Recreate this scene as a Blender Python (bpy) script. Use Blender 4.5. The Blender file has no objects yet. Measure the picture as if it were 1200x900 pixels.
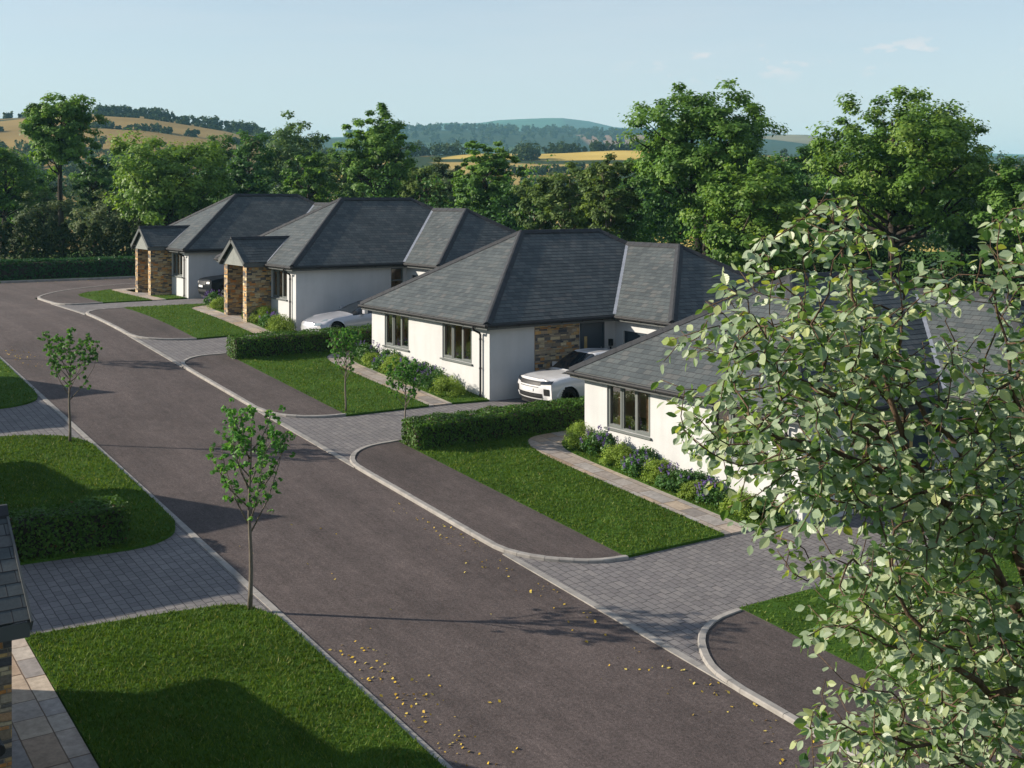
import bpy, math, random
import numpy as np
from mathutils import Vector
from mathutils.geometry import tessellate_polygon

PI = math.pi
SC = bpy.context.scene
COL = SC.collection
rng = random.Random(11)
nrs = np.random.RandomState(5)

# ------------------------------------------------------------------ plan geometry
# x runs across the street (houses of the far side at larger x), y runs up the street, z is up.
EYE = 8.77
FWD = (0.5644, 0.8255)
RGT = (0.8255, -0.5644)
FPX = 1375.0

def lerp(a, b, k): return a + (b - a) * k
def smooth(a, b, x):
    k = min(1.0, max(0.0, (x - a) / (b - a)))
    return k * k * (3 - 2 * k)

def road_z(s):
    if s < -30: return 0.0745 * -30
    if s < 46: return 0.0745 * s
    if s < 54:
        k = (s - 46) / 8
        return 0.0745 * 46 + 0.0745 * 8 * (k - k * k / 2)
    return 0.0745 * 50

def plan(bearing_px, depth):
    """plan position of a point at a given depth and bearing"""
    X = (bearing_px - 600.0) / FPX * depth
    return (RGT[0] * X + FWD[0] * depth, RGT[1] * X + FWD[1] * depth)

def spot(px, py, depth):
    x, y = plan(px, depth)
    return Vector((x, y, EYE - (py - 232.0) / FPX * depth))

# ------------------------------------------------------------------ object helpers
def link(o, parent=None):
    COL.objects.link(o)
    if parent is not None: o.parent = parent
    return o

def tag(o, label=None, cat=None, group=None, kind=None):
    if label: o['label'] = label
    if cat: o['category'] = cat
    if group: o['group'] = group
    if kind: o['kind'] = kind
    return o

def thing(name, label, cat, loc=(0, 0, 0), rz=0.0, group=None):
    o = bpy.data.objects.new(name, None)
    o.location = loc; o.rotation_euler = (0, 0, rz); o.empty_display_size = 0.3
    link(o); tag(o, label, cat, group)
    return o

def copy_tree(o, parent=None):
    c = o.copy(); COL.objects.link(c)
    c.parent = parent
    for ch in list(o.children): copy_tree(ch, c)
    return c

class MB:
    """collects faces of one mesh"""
    def __init__(s, tf=None):
        s.v = []; s.f = []; s.uv = []; s.mi = []; s.tf = tf
    def face(s, pts, uvs=None, m=0):
        n = len(s.v)
        for p in pts: s.v.append(tuple(s.tf(*p)) if s.tf else tuple(p))
        s.f.append(tuple(range(n, n + len(pts))))
        if uvs is None: uvs = [(p[0], p[1]) for p in pts]
        s.uv.extend(uvs); s.mi.append(m)
    def box(s, x0, x1, y0, y1, z0, z1, m=0, skip=''):
        a = [(x0, y0, z0), (x1, y0, z0), (x1, y1, z0), (x0, y1, z0), (x0, y0, z1), (x1, y0, z1), (x1, y1, z1), (x0, y1, z1)]
        for key, idx, ax in (('b', (3, 2, 1, 0), (0, 1)), ('t', (4, 5, 6, 7), (0, 1)), ('s', (0, 1, 5, 4), (0, 2)),
                             ('n', (2, 3, 7, 6), (0, 2)), ('w', (3, 0, 4, 7), (1, 2)), ('e', (1, 2, 6, 5), (1, 2))):
            if key in skip: continue
            P = [a[i] for i in idx]
            s.face(P, [(p[ax[0]], p[ax[1]]) for p in P], m)
    def bar(s, p, q, w, h, m=0, up=(0, 0, 1)):
        p = Vector(p); q = Vector(q); d = (q - p).normalized(); u = Vector(up)
        r = d.cross(u).normalized() * (w / 2); u2 = r.cross(d).normalized() * (h / 2)
        A = [p - r - u2, p + r - u2, p + r + u2, p - r + u2]; B = [x + (q - p) for x in A]
        L = (q - p).length
        for i in range(4):
            j = (i + 1) % 4
            s.face([A[i], A[j], B[j], B[i]], [(0, 0), (0, w), (L, w), (L, 0)], m)
        s.face(A[::-1], None, m); s.face(B, None, m)
    def tube(s, pts, rad, n=6, m=0, cap=True):
        pts = [Vector(p) for p in pts]
        rings = []
        t0 = None
        for i, p in enumerate(pts):
            d = (pts[min(i + 1, len(pts) - 1)] - pts[max(i - 1, 0)])
            d = d.normalized() if d.length > 1e-9 else Vector((0, 0, 1))
            if t0 is None:
                ref = Vector((0, 0, 1)) if abs(d.z) < 0.9 else Vector((1, 0, 0))
                t0 = d.cross(ref).normalized()
            t0 = (t0 - d * t0.dot(d))
            t0 = t0.normalized() if t0.length > 1e-6 else d.orthogonal().normalized()
            b0 = d.cross(t0)
            r = rad[i] if hasattr(rad, '__len__') else rad
            rings.append([p + (t0 * math.cos(2 * PI * k / n) + b0 * math.sin(2 * PI * k / n)) * r for k in range(n)])
        base = len(s.v)
        for rg in rings:
            for p in rg: s.v.append(tuple(s.tf(*p)) if s.tf else tuple(p))
        for i in range(len(rings) - 1):
            for k in range(n):
                k2 = (k + 1) % n
                s.f.append((base + i * n + k, base + i * n + k2, base + (i + 1) * n + k2, base + (i + 1) * n + k))
                s.uv.extend([(k / n, i), ((k + 1) / n, i), ((k + 1) / n, i + 1), (k / n, i + 1)]); s.mi.append(m)
        if cap:
            for rg, rev in ((0, True), (len(rings) - 1, False)):
                idx = [base + rg * n + k for k in range(n)]
                s.f.append(tuple(idx[::-1] if rev else idx)); s.uv.extend([(0, 0)] * n); s.mi.append(m)
    def build(s, name, mats, parent=None, sm=False, bevel=0.0):
        me = bpy.data.meshes.new(name)
        me.from_pydata(s.v, [], s.f)
        l = me.uv_layers.new(name='UVMap')
        l.data.foreach_set('uv', np.array(s.uv, dtype=np.float32).ravel())
        mats = mats if isinstance(mats, (list, tuple)) else [mats]
        for m in mats: me.materials.append(m)
        if len(mats) > 1: me.polygons.foreach_set('material_index', np.array(s.mi, dtype=np.int32))
        if sm: me.polygons.foreach_set('use_smooth', np.ones(len(s.f), dtype=bool))
        me.update()
        o = bpy.data.objects.new(name, me); link(o, parent)
        if bevel:
            md = o.modifiers.new('edge', 'BEVEL'); md.width = bevel; md.segments = 2; md.limit_method = 'ANGLE'
        return o

def array_mesh(name, verts, k, mat, parent=None, rnd=None, sm=False, uv=None):
    """a mesh of polygons that all have k corners of their own (verts is n*k by 3)"""
    verts = np.asarray(verts, dtype=np.float32)
    n = len(verts) // k
    me = bpy.data.meshes.new(name)
    me.vertices.add(n * k); me.vertices.foreach_set('co', verts.ravel())
    me.loops.add(n * k); me.loops.foreach_set('vertex_index', np.arange(n * k, dtype=np.int32))
    me.polygons.add(n)
    me.polygons.foreach_set('loop_start', np.arange(0, n * k, k, dtype=np.int32))
    me.polygons.foreach_set('loop_total', np.full(n, k, dtype=np.int32))
    if rnd is not None:
        a = me.attributes.new('rnd', 'FLOAT', 'FACE'); a.data.foreach_set('value', np.asarray(rnd, dtype=np.float32))
    if uv is not None:
        l = me.uv_layers.new(name='UVMap'); l.data.foreach_set('uv', np.asarray(uv, dtype=np.float32).ravel())
    me.materials.append(mat)
    me.update(calc_edges=True)
    o = bpy.data.objects.new(name, me)
    return link(o, parent)

# ------------------------------------------------------------------ node helpers
class NT:
    def __init__(s, mat):
        s.t = mat.node_tree; s.n = s.t.nodes; s.l = s.t.links
    def new(s, typ, **kw):
        n = s.n.new(typ)
        for k, v in kw.items(): setattr(n, k, v)
        return n
    def put(s, sock, val):
        if isinstance(val, bpy.types.NodeSocket): s.l.new(val, sock)
        elif val is not None: sock.default_value = val
    def math(s, op, a, b=None, c=None):
        n = s.new('ShaderNodeMath', operation=op)
        s.put(n.inputs[0], a)
        if b is not None: s.put(n.inputs[1], b)
        if c is not None: s.put(n.inputs[2], c)
        return n.outputs[0]
    def mix(s, fac, a, b, blend='MIX'):
        n = s.new('ShaderNodeMix', data_type='RGBA', blend_type=blend)
        s.put(n.inputs[0], fac); s.put(n.inputs[6], a); s.put(n.inputs[7], b)
        return n.outputs[2]
    def ramp(s, fac, stops, interp='LINEAR'):
        n = s.new('ShaderNodeValToRGB'); r = n.color_ramp; r.interpolation = interp
        while len(r.elements) < len(stops): r.elements.new(0.5)
        for e, (p, c) in zip(r.elements, stops):
            e.position = p; e.color = (c[0], c[1], c[2], 1) if hasattr(c, '__len__') else (c, c, c, 1)
        s.put(n.inputs[0], fac)
        return n.outputs[0]
    def noise(s, vec, scale, detail=3.0, rough=0.55, out='Fac'):
        n = s.new('ShaderNodeTexNoise'); s.put(n.inputs['Vector'], vec)
        n.inputs['Scale'].default_value = scale; n.inputs['Detail'].default_value = detail; n.inputs['Roughness'].default_value = rough
        return n.outputs['Fac' if out == 'Fac' else 'Color']
    def pos(s): return s.new('ShaderNodeNewGeometry').outputs['Position']
    def uv(s): return s.new('ShaderNodeTexCoord').outputs['UV']
    def bump(s, h, strength=0.3, dist=0.02):
        n = s.new('ShaderNodeBump'); n.inputs['Strength'].default_value = strength; n.inputs['Distance'].default_value = dist
        s.put(n.inputs['Height'], h)
        return n.outputs[0]

def c4(c): return (c[0], c[1], c[2], 1.0)

def material(name, rough=0.7, spec=0.4, metal=0.0, col=(0.5, 0.5, 0.5)):
    m = bpy.data.materials.new(name); m.use_nodes = True
    t = NT(m)
    b = t.n['Principled BSDF']
    b.inputs['Base Color'].default_value = c4(col)
    b.inputs['Roughness'].default_value = rough
    b.inputs['Metallic'].default_value = metal
    b.inputs['Specular IOR Level'].default_value = spec
    return m, t, b

def simple(name, col, rough=0.6, spec=0.4, metal=0.0, var=0.12, scale=6.0, bump=0.0, coat=0.0):
    m, t, b = material(name, rough, spec, metal, col)
    f = t.noise(t.pos(), scale, 4)
    lo = tuple(max(0, x * (1 - var)) for x in col); hi = tuple(x * (1 + var) for x in col)
    t.put(b.inputs['Base Color'], t.ramp(f, [(0.3, lo), (0.7, hi)]))
    if bump: t.put(b.inputs['Normal'], t.bump(t.noise(t.pos(), scale * 12, 3), bump, 0.01))
    if coat: b.inputs['Coat Weight'].default_value = coat; b.inputs['Coat Roughness'].default_value = 0.05
    return m

def masonry(name, w, h, gap, stops, joint, rough=0.8, spec=0.3, wob=0.0, irregular=0.0, bumpd=0.02, bumps=0.6, detail=30.0,
            vec=None, swap=False, dirt=0.25, hvar=0.0):
    m, t, b = material(name, rough, spec)
    src = t.uv() if vec is None else t.pos()
    sx = t.new('ShaderNodeSeparateXYZ'); t.put(sx.inputs[0], src)
    u, v = sx.outputs[0], sx.outputs[1]
    if swap: u, v = v, u
    if wob:
        nz = t.new('ShaderNodeSeparateColor'); t.put(nz.inputs[0], t.noise(src, 5.0, 2, 0.5, 'Color'))
        u = t.math('ADD', u, t.math('MULTIPLY', t.math('SUBTRACT', nz.outputs[0], 0.5), wob))
        v = t.math('ADD', v, t.math('MULTIPLY', t.math('SUBTRACT', nz.outputs[1], 0.5), wob * 0.6))
    vs = t.math('DIVIDE', v, h)
    if hvar:
        vs = t.math('ADD', vs, t.math('MULTIPLY', t.math('SINE', t.math('MULTIPLY', vs, 2.1)), hvar))
    row = t.math('FLOOR', vs); fv = t.math('FRACT', vs)
    wr = t.new('ShaderNodeTexWhiteNoise', noise_dimensions='1D'); t.put(wr.inputs['W'], row)
    if irregular:
        k = t.math('ADD', 1.0 - irregular / 2, t.math('MULTIPLY', wr.outputs[0], irregular))
        us = t.math('ADD', t.math('DIVIDE', u, t.math('MULTIPLY', k, w)), t.math('MULTIPLY', wr.outputs[0], 17.3))
        us = t.math('ADD', us, t.math('MULTIPLY', t.math('SINE', t.math('MULTIPLY', us, 1.7)), irregular * 0.3))
    else:
        us = t.math('ADD', t.math('DIVIDE', u, w), t.math('MULTIPLY', t.math('MODULO', t.math('ABSOLUTE', row), 2.0), 0.5))
    cl = t.math('FLOOR', us); fu = t.math('FRACT', us)
    du = t.math('MULTIPLY', t.math('MINIMUM', fu, t.math('SUBTRACT', 1.0, fu)), w)
    dv = t.math('MULTIPLY', t.math('MINIMUM', fv, t.math('SUBTRACT', 1.0, fv)), h)
    d = t.math('MINIMUM', du, dv)
    mr = t.new('ShaderNodeMapRange'); mr.interpolation_type = 'SMOOTHSTEP'
    t.put(mr.inputs[0], d); mr.inputs[1].default_value = gap * 0.4; mr.inputs[2].default_value = gap
    mask = mr.outputs[0]
    cb = t.new('ShaderNodeCombineXYZ'); t.put(cb.inputs[0], cl); t.put(cb.inputs[1], row)
    wn = t.new('ShaderNodeTexWhiteNoise', noise_dimensions='2D'); t.put(wn.inputs['Vector'], cb.outputs[0])
    col = t.ramp(wn.outputs[0], stops, 'LINEAR')
    nz2 = t.noise(src, detail, 4, 0.65)
    nz3 = t.noise(src, 0.9, 3, 0.6)
    col = t.mix(1.0, col, t.ramp(nz2, [(0.25, 1 - dirt), (0.75, 1 + dirt)]), 'MULTIPLY')
    col = t.mix(1.0, col, t.ramp(nz3, [(0.3, 1 - dirt * 0.6), (0.7, 1 + dirt * 0.5)]), 'MULTIPLY')
    t.put(b.inputs['Base Color'], t.mix(mask, c4(joint), col))
    hgt = t.math('ADD', t.math('MULTIPLY', mask, t.math('ADD', 0.7, t.math('MULTIPLY', wn.outputs[0], 0.4))), t.math('MULTIPLY', nz2, 0.35))
    t.put(b.inputs['Normal'], t.bump(hgt, bumps, bumpd))
    return m

def foliage(name, stops, trans=0.35, rough=0.5, spec=0.3, tcol=None, var=True):
    m, t, b = material(name, rough, spec)
    at = t.new('ShaderNodeAttribute'); at.attribute_name = 'rnd'
    col = t.ramp(at.outputs['Fac'], stops)
    if var:
        col = t.mix(1.0, col, t.ramp(t.noise(t.pos(), 0.7, 2), [(0.3, 0.8), (0.7, 1.2)]), 'MULTIPLY')
    t.put(b.inputs['Base Color'], col)
    tr = t.new('ShaderNodeBsdfTranslucent')
    t.put(tr.inputs[0], t.mix(1.0, col, c4(tcol or (1.5, 1.5, 0.6)), 'MULTIPLY'))
    mx = t.new('ShaderNodeMixShader'); mx.inputs[0].default_value = trans
    t.l.new(b.outputs[0], mx.inputs[1]); t.l.new(tr.outputs[0], mx.inputs[2])
    t.l.new(mx.outputs[0], t.n['Material Output'].inputs[0])
    return m

def glass(name, tint=(0.86, 0.88, 0.88), gloss=0.04):
    m = bpy.data.materials.new(name); m.use_nodes = True
    t = NT(m); t.n.remove(t.n['Principled BSDF'])
    tr = t.new('ShaderNodeBsdfTransparent'); tr.inputs[0].default_value = c4(tint)
    gl = t.new('ShaderNodeBsdfGlossy'); gl.inputs['Roughness'].default_value = 0.02
    lw = t.new('ShaderNodeLayerWeight'); lw.inputs[0].default_value = 0.35
    f = t.math('MINIMUM', t.math('ADD', gloss, t.math('MULTIPLY', lw.outputs['Fresnel'], 0.35)), 0.9)
    mx = t.new('ShaderNodeMixShader'); t.put(mx.inputs[0], f)
    t.l.new(tr.outputs[0], mx.inputs[1]); t.l.new(gl.outputs[0], mx.inputs[2])
    t.l.new(mx.outputs[0], t.n['Material Output'].inputs[0])
    return m

# ------------------------------------------------------------------ materials
M = {}
def mk_render():
    m, t, b = material('white_render', 0.85, 0.25)
    p = t.pos()
    c = t.ramp(t.noise(p, 1.3, 4, 0.6), [(0.25, (0.455, 0.46, 0.455)), (0.75, (0.51, 0.515, 0.51))])
    sx = t.new('ShaderNodeSeparateXYZ'); t.put(sx.inputs[0], p)
    mp = t.new('ShaderNodeMapping'); t.put(mp.inputs[0], p); mp.inputs['Scale'].default_value = (3.0, 3.0, 0.35)
    st = t.ramp(t.noise(mp.outputs[0], 1.0, 4, 0.6), [(0.35, 0.93), (0.62, 1.0)])
    t.put(b.inputs['Base Color'], t.mix(1.0, c, st, 'MULTIPLY'))
    t.put(b.inputs['Normal'], t.bump(t.noise(p, 90, 3, 0.7), 0.25, 0.006))
    return m
M['render'] = mk_render()
M['slate'] = masonry('roof_slate', 0.27, 0.19, 0.009, [(0.0, (0.046, 0.055, 0.058)), (0.45, (0.062, 0.073, 0.075)), (0.85, (0.076, 0.086, 0.086)), (1.0, (0.088, 0.090, 0.087))],
                     (0.018, 0.019, 0.022), 0.65, 0.3, 0.004, 0.0, 0.008, 0.4, 22.0, dirt=0.22)
M['ridge'] = simple('ridge_tile', (0.028, 0.030, 0.034), 0.7, 0.3, 0, 0.25, 5.0, 0.3)
M['lead'] = simple('lead_valley', (0.26, 0.28, 0.32), 0.45, 0.5, 0.2, 0.15, 4.0)
M['fascia'] = simple('fascia_grey', (0.075, 0.08, 0.078), 0.55, 0.4, 0, 0.08, 3.0)
M['gutter'] = simple('gutter_dark', (0.02, 0.02, 0.021), 0.65, 0.25, 0, 0.1, 4.0)
M['soffit'] = simple('soffit_grey', (0.16, 0.165, 0.16), 0.6, 0.3)
M['cladding'] = simple('gable_cladding', (0.19, 0.20, 0.185), 0.75, 0.3, 0, 0.15, 8.0, 0.4)
M['stone'] = masonry('local_stone', 0.25, 0.072, 0.009,
                     [(0.0, (0.062, 0.064, 0.072)), (0.18, (0.150, 0.134, 0.117)), (0.35, (0.375, 0.256, 0.130)), (0.5, (0.525, 0.346, 0.143)),
                      (0.62, (0.450, 0.198, 0.058)), (0.75, (0.350, 0.294, 0.215)), (0.88, (0.575, 0.461, 0.273)), (1.0, (0.138, 0.115, 0.104))],
                     (0.27, 0.225, 0.165), 0.85, 0.2, 0.05, 0.8, 0.025, 0.9, 26.0, dirt=0.3, hvar=0.28)
M['frame'] = simple('window_frame_grey', (0.125, 0.138, 0.132), 0.45, 0.4, 0, 0.05, 3.0)
M['glass'] = glass('window_glass')
M['room'] = simple('room_wall', (0.82, 0.56, 0.33), 0.8, 0.2, 0, 0.12, 3.0)
M['floorboard'] = simple('pale_floorboard', (0.5, 0.34, 0.2), 0.5, 0.3, 0, 0.2, 5.0)
M['curtain'] = simple('curtain_brown', (0.40, 0.28, 0.17), 0.9, 0.1, 0, 0.2, 9.0)
M['sideboard'] = simple('dark_wood', (0.10, 0.05, 0.03), 0.5, 0.3, 0, 0.25, 6.0)
M['paper'] = simple('picture_paper', (0.75, 0.73, 0.7), 0.7, 0.2)
M['door'] = simple('door_blue_grey', (0.035, 0.05, 0.065), 0.4, 0.45, 0, 0.06, 3.0)
M['steel'] = simple('steel', (0.5, 0.5, 0.5), 0.3, 0.5, 1.0, 0.05)
M['amber'] = simple('amber_glass', (0.42, 0.30, 0.12), 0.2, 0.5, 0, 0.2, 5.0)

def mk_asphalt(name, base, vec_scale=1.0):
    m, t, b = material(name, 0.88, 0.25)
    p = t.pos()
    big = t.noise(p, 0.35, 4, 0.6); mid = t.noise(p, 3.0, 4, 0.6); fine = t.noise(p, 75, 2, 0.7)
    mp = t.new('ShaderNodeMapping'); t.put(mp.inputs[0], p); mp.inputs['Scale'].default_value = (1.6, 0.09, 1.0)
    trk = t.noise(mp.outputs[0], 1.0, 3, 0.55)
    c = t.ramp(fine, [(0.30, tuple(x * 0.55 for x in base)), (0.55, base), (0.76, tuple(x * 1.75 for x in base))])
    c = t.mix(1.0, c, t.ramp(big, [(0.3, 0.84), (0.7, 1.16)]), 'MULTIPLY')
    c = t.mix(1.0, c, t.ramp(mid, [(0.3, 0.88), (0.7, 1.12)]), 'MULTIPLY')
    c = t.mix(1.0, c, t.ramp(trk, [(0.35, 0.88), (0.65, 1.12)]), 'MULTIPLY')
    grain = t.noise(p, 22, 3, 0.75)
    c = t.mix(1.0, c, t.ramp(grain, [(0.32, 0.66), (0.5, 1.0), (0.68, 1.38)]), 'MULTIPLY')
    mpg = t.new('ShaderNodeMapping'); t.put(mpg.inputs[0], p); mpg.inputs['Scale'].default_value = (14.0, 2.2, 1.0)
    c = t.mix(1.0, c, t.ramp(t.noise(mpg.outputs[0], 1.0, 3, 0.7), [(0.3, 0.84), (0.7, 1.16)]), 'MULTIPLY')
    pale = t.ramp(t.noise(p, 41, 2, 0.6), [(0.70, 0.0), (0.76, 1.0)])
    c = t.mix(t.math('MULTIPLY', pale, 0.35), c, (0.24, 0.22, 0.20, 1))
    t.put(b.inputs['Base Color'], c)
    t.put(b.inputs['Normal'], t.bump(t.math('ADD', t.noise(p, 60, 3, 0.7), grain), 0.6, 0.012))
    return m
M['asphalt'] = mk_asphalt('asphalt', (0.088, 0.070, 0.065))
M['tarmac'] = mk_asphalt('pavement_tarmac', (0.080, 0.064, 0.059))
M['kerb'] = simple('kerb_concrete', (0.27, 0.255, 0.235), 0.85, 0.2, 0, 0.2, 4.0, 0.3)
M['paving'] = masonry('block_paving', 0.21, 0.17, 0.011, [(0.0, (0.15, 0.14, 0.14)), (0.5, (0.17, 0.16, 0.158)), (1.0, (0.195, 0.182, 0.176))],
                      (0.065, 0.06, 0.06), 0.85, 0.25, 0.045, 0.6, 0.012, 0.5, 30.0, vec='pos', swap=True, dirt=0.16)
M['flag'] = masonry('sandstone_flags', 0.62, 0.44, 0.012, [(0.0, (0.22, 0.20, 0.185)), (0.3, (0.36, 0.30, 0.245)), (0.55, (0.30, 0.285, 0.27)), (0.75, (0.42, 0.35, 0.27)), (1.0, (0.30, 0.22, 0.155))],
                    (0.13, 0.09, 0.06), 0.8, 0.25, 0.02, 0.7, 0.012, 0.5, 9.0, vec='pos', swap=True, dirt=0.28)

def mk_grass():
    m, t, b = material('lawn_turf', 0.9, 0.1)
    p = t.pos()
    c = t.ramp(t.noise(p, 26, 4, 0.7), [(0.25, (0.020, 0.050, 0.006)), (0.5, (0.042, 0.096, 0.011)), (0.8, (0.078, 0.138, 0.020))])
    c = t.mix(1.0, c, t.ramp(t.noise(p, 0.8, 3), [(0.3, 0.8), (0.7, 1.2)]), 'MULTIPLY')
    t.put(b.inputs['Base Color'], c)
    t.put(b.inputs['Normal'], t.bump(t.noise(p, 40, 3, 0.7), 0.8, 0.03))
    return m
M['turf'] = mk_grass()
M['blade'] = foliage('grass_blade', [(0.0, (0.034, 0.078, 0.009)), (0.5, (0.068, 0.124, 0.016)), (0.85, (0.115, 0.168, 0.028)), (1.0, (0.22, 0.22, 0.08))], 0.3, 0.6, 0.12)
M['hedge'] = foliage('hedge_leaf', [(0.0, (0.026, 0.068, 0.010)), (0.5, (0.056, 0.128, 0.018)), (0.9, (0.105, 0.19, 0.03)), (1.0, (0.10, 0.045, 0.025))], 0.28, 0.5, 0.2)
M['far_hedge'] = foliage('far_hedge_leaf', [(0.0, (0.014, 0.055, 0.016)), (0.6, (0.025, 0.085, 0.024)), (1.0, (0.05, 0.12, 0.03))], 0.25, 0.5, 0.25)
M['lime'] = foliage('lime_leaf', [(0.0, (0.123, 0.200, 0.030)), (0.5, (0.190, 0.280, 0.045)), (1.0, (0.266, 0.350, 0.070))], 0.3, 0.55, 0.2)
M['shrub'] = foliage('shrub_leaf', [(0.0, (0.033, 0.090, 0.022)), (0.6, (0.067, 0.159, 0.036)), (1.0, (0.120, 0.228, 0.061))], 0.3, 0.45, 0.35)
M['purple'] = foliage('purple_flower', [(0.0, (0.11, 0.075, 0.22)), (1.0, (0.22, 0.16, 0.36))], 0.3, 0.7, 0.1, (1.1, 1.0, 1.2), False)
M['tree_a'] = foliage('broadleaf_green', [(0.0, (0.046, 0.107, 0.021)), (0.5, (0.095, 0.191, 0.036)), (1.0, (0.179, 0.295, 0.061))], 0.38, 0.5, 0.25)
M['tree_b'] = foliage('broadleaf_bright', [(0.0, (0.058, 0.124, 0.022)), (0.5, (0.121, 0.222, 0.039)), (1.0, (0.224, 0.317, 0.069))], 0.38, 0.5, 0.25)
M['tree_c'] = foliage('broadleaf_dark', [(0.0, (0.030, 0.083, 0.024)), (0.5, (0.058, 0.139, 0.036)), (1.0, (0.114, 0.217, 0.055))], 0.35, 0.5, 0.25)
M['tree_d'] = foliage('olive_leaf', [(0.0, (0.053, 0.090, 0.026)), (0.5, (0.098, 0.156, 0.044)), (1.0, (0.176, 0.240, 0.075))], 0.35, 0.55, 0.2)
M['tree_e'] = foliage('pale_far_leaf', [(0.0, (0.049, 0.098, 0.033)), (0.5, (0.093, 0.158, 0.053)), (1.0, (0.148, 0.219, 0.083))], 0.38, 0.5, 0.2)
M['grey_bush'] = foliage('grey_green_leaf', [(0.0, (0.058, 0.087, 0.041)), (0.6, (0.111, 0.153, 0.072)), (1.0, (0.182, 0.218, 0.102))], 0.3, 0.6, 0.2)
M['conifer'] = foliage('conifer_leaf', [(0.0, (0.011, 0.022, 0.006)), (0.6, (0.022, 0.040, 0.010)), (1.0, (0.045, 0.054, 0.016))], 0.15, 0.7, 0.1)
M['sapling'] = foliage('sapling_leaf', [(0.0, (0.045, 0.138, 0.025)), (0.6, (0.083, 0.214, 0.040)), (1.0, (0.150, 0.289, 0.063))], 0.35, 0.5, 0.2)
M['wood_far'] = foliage('far_wood_leaf', [(0.0, (0.023, 0.047, 0.017)), (0.6, (0.044, 0.075, 0.024)), (1.0, (0.081, 0.098, 0.034))], 0.2, 0.7, 0.1)
M['yellow'] = foliage('fallen_leaf', [(0.0, (0.46, 0.29, 0.03)), (0.6, (0.58, 0.41, 0.05)), (1.0, (0.5, 0.42, 0.12))], 0.2, 0.6, 0.2, (1.1, 1.0, 0.6), False)
def mk_bark(name, a, b_, sc=14.0):
    m, t, b = material(name, 0.9, 0.15)
    mp = t.new('ShaderNodeMapping'); t.put(mp.inputs[0], t.pos()); mp.inputs['Scale'].default_value = (1, 1, 0.25)
    f = t.noise(mp.outputs[0], sc, 5, 0.7)
    t.put(b.inputs['Base Color'], t.ramp(f, [(0.3, a), (0.7, b_)]))
    t.put(b.inputs['Normal'], t.bump(f, 0.6, 0.02))
    return m
M['bark'] = mk_bark('bark_brown', (0.03, 0.025, 0.02), (0.09, 0.075, 0.06), 6.0)
M['bark_pale'] = mk_bark('bark_pale', (0.10, 0.085, 0.065), (0.22, 0.19, 0.15), 30.0)
M['bark_fg'] = mk_bark('bark_twig', (0.04, 0.027, 0.018), (0.15, 0.10, 0.068), 45.0)
M['bark_dark'] = mk_bark('bark_dark', (0.018, 0.015, 0.013), (0.055, 0.045, 0.036), 6.0)
def mk_fgleaf():
    m, t, b = material('large_leaf', 0.36, 0.5)
    at = t.new('ShaderNodeAttribute'); at.attribute_name = 'rnd'
    sx = t.new('ShaderNodeSeparateXYZ'); t.put(sx.inputs[0], t.uv())
    up = t.ramp(at.outputs['Fac'], [(0.0, (0.038, 0.095, 0.028)), (0.5, (0.070, 0.145, 0.045)), (0.85, (0.12, 0.20, 0.06)), (1.0, (0.22, 0.28, 0.07))])
    dn = t.ramp(at.outputs['Fac'], [(0.0, (0.22, 0.30, 0.19)), (0.6, (0.30, 0.37, 0.24)), (1.0, (0.40, 0.44, 0.20))])
    geo = t.new('ShaderNodeNewGeometry')
    c = t.mix(geo.outputs['Backfacing'], up, dn)
    vein = t.math('ABSOLUTE', t.math('SUBTRACT', sx.outputs[0], 0.5))
    side = t.math('ABSOLUTE', t.math('SINE', t.math('MULTIPLY', t.math('SUBTRACT', sx.outputs[1], t.math('MULTIPLY', vein, 0.7)), 22.0)))
    c = t.mix(t.ramp(vein, [(0.0, 0.55), (0.04, 0.0)]), c, (0.30, 0.36, 0.17, 1))
    c = t.mix(1.0, c, t.ramp(side, [(0.0, 1.18), (0.3, 0.97)]), 'MULTIPLY')
    t.put(b.inputs['Base Color'], c)
    t.put(b.inputs['Normal'], t.bump(side, 0.25, 0.002))
    tr = t.new('ShaderNodeBsdfTranslucent'); t.put(tr.inputs[0], t.mix(1.0, up, (2.6, 2.2, 0.9, 1), 'MULTIPLY'))
    mx = t.new('ShaderNodeMixShader'); mx.inputs[0].default_value = 0.38
    t.l.new(b.outputs[0], mx.inputs[1]); t.l.new(tr.outputs[0], mx.inputs[2])
    t.l.new(mx.outputs[0], t.n['Material Output'].inputs[0])
    return m
M['fgleaf'] = mk_fgleaf()

def mk_fields(name, stops, scale, hedge, edge=0.035):
    m, t, b = material(name, 0.95, 0.05)
    p = t.pos()
    mp = t.new('ShaderNodeMapping'); t.put(mp.inputs[0], p); mp.inputs['Scale'].default_value = (1, 1, 0)
    mp.inputs['Rotation'].default_value = (0, 0, 0.6)
    v = t.new('ShaderNodeTexVoronoi'); v.inputs['Scale'].default_value = scale; t.put(v.inputs['Vector'], mp.outputs[0])
    e = t.new('ShaderNodeTexVoronoi', feature='DISTANCE_TO_EDGE'); e.inputs['Scale'].default_value = scale; t.put(e.inputs['Vector'], mp.outputs[0])
    sc = t.new('ShaderNodeSeparateColor'); t.put(sc.inputs[0], v.outputs['Color'])
    c = t.ramp(sc.outputs[0], stops, 'CONSTANT')
    c = t.mix(1.0, c, t.ramp(t.noise(p, 0.02, 4), [(0.3, 0.8), (0.7, 1.2)]), 'MULTIPLY')
    hm = t.ramp(e.outputs['Distance'], [(edge * 0.6, 1.0), (edge, 0.0)])
    t.put(b.inputs['Base Color'], t.mix(hm, c, c4(hedge)))
    return m
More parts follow.
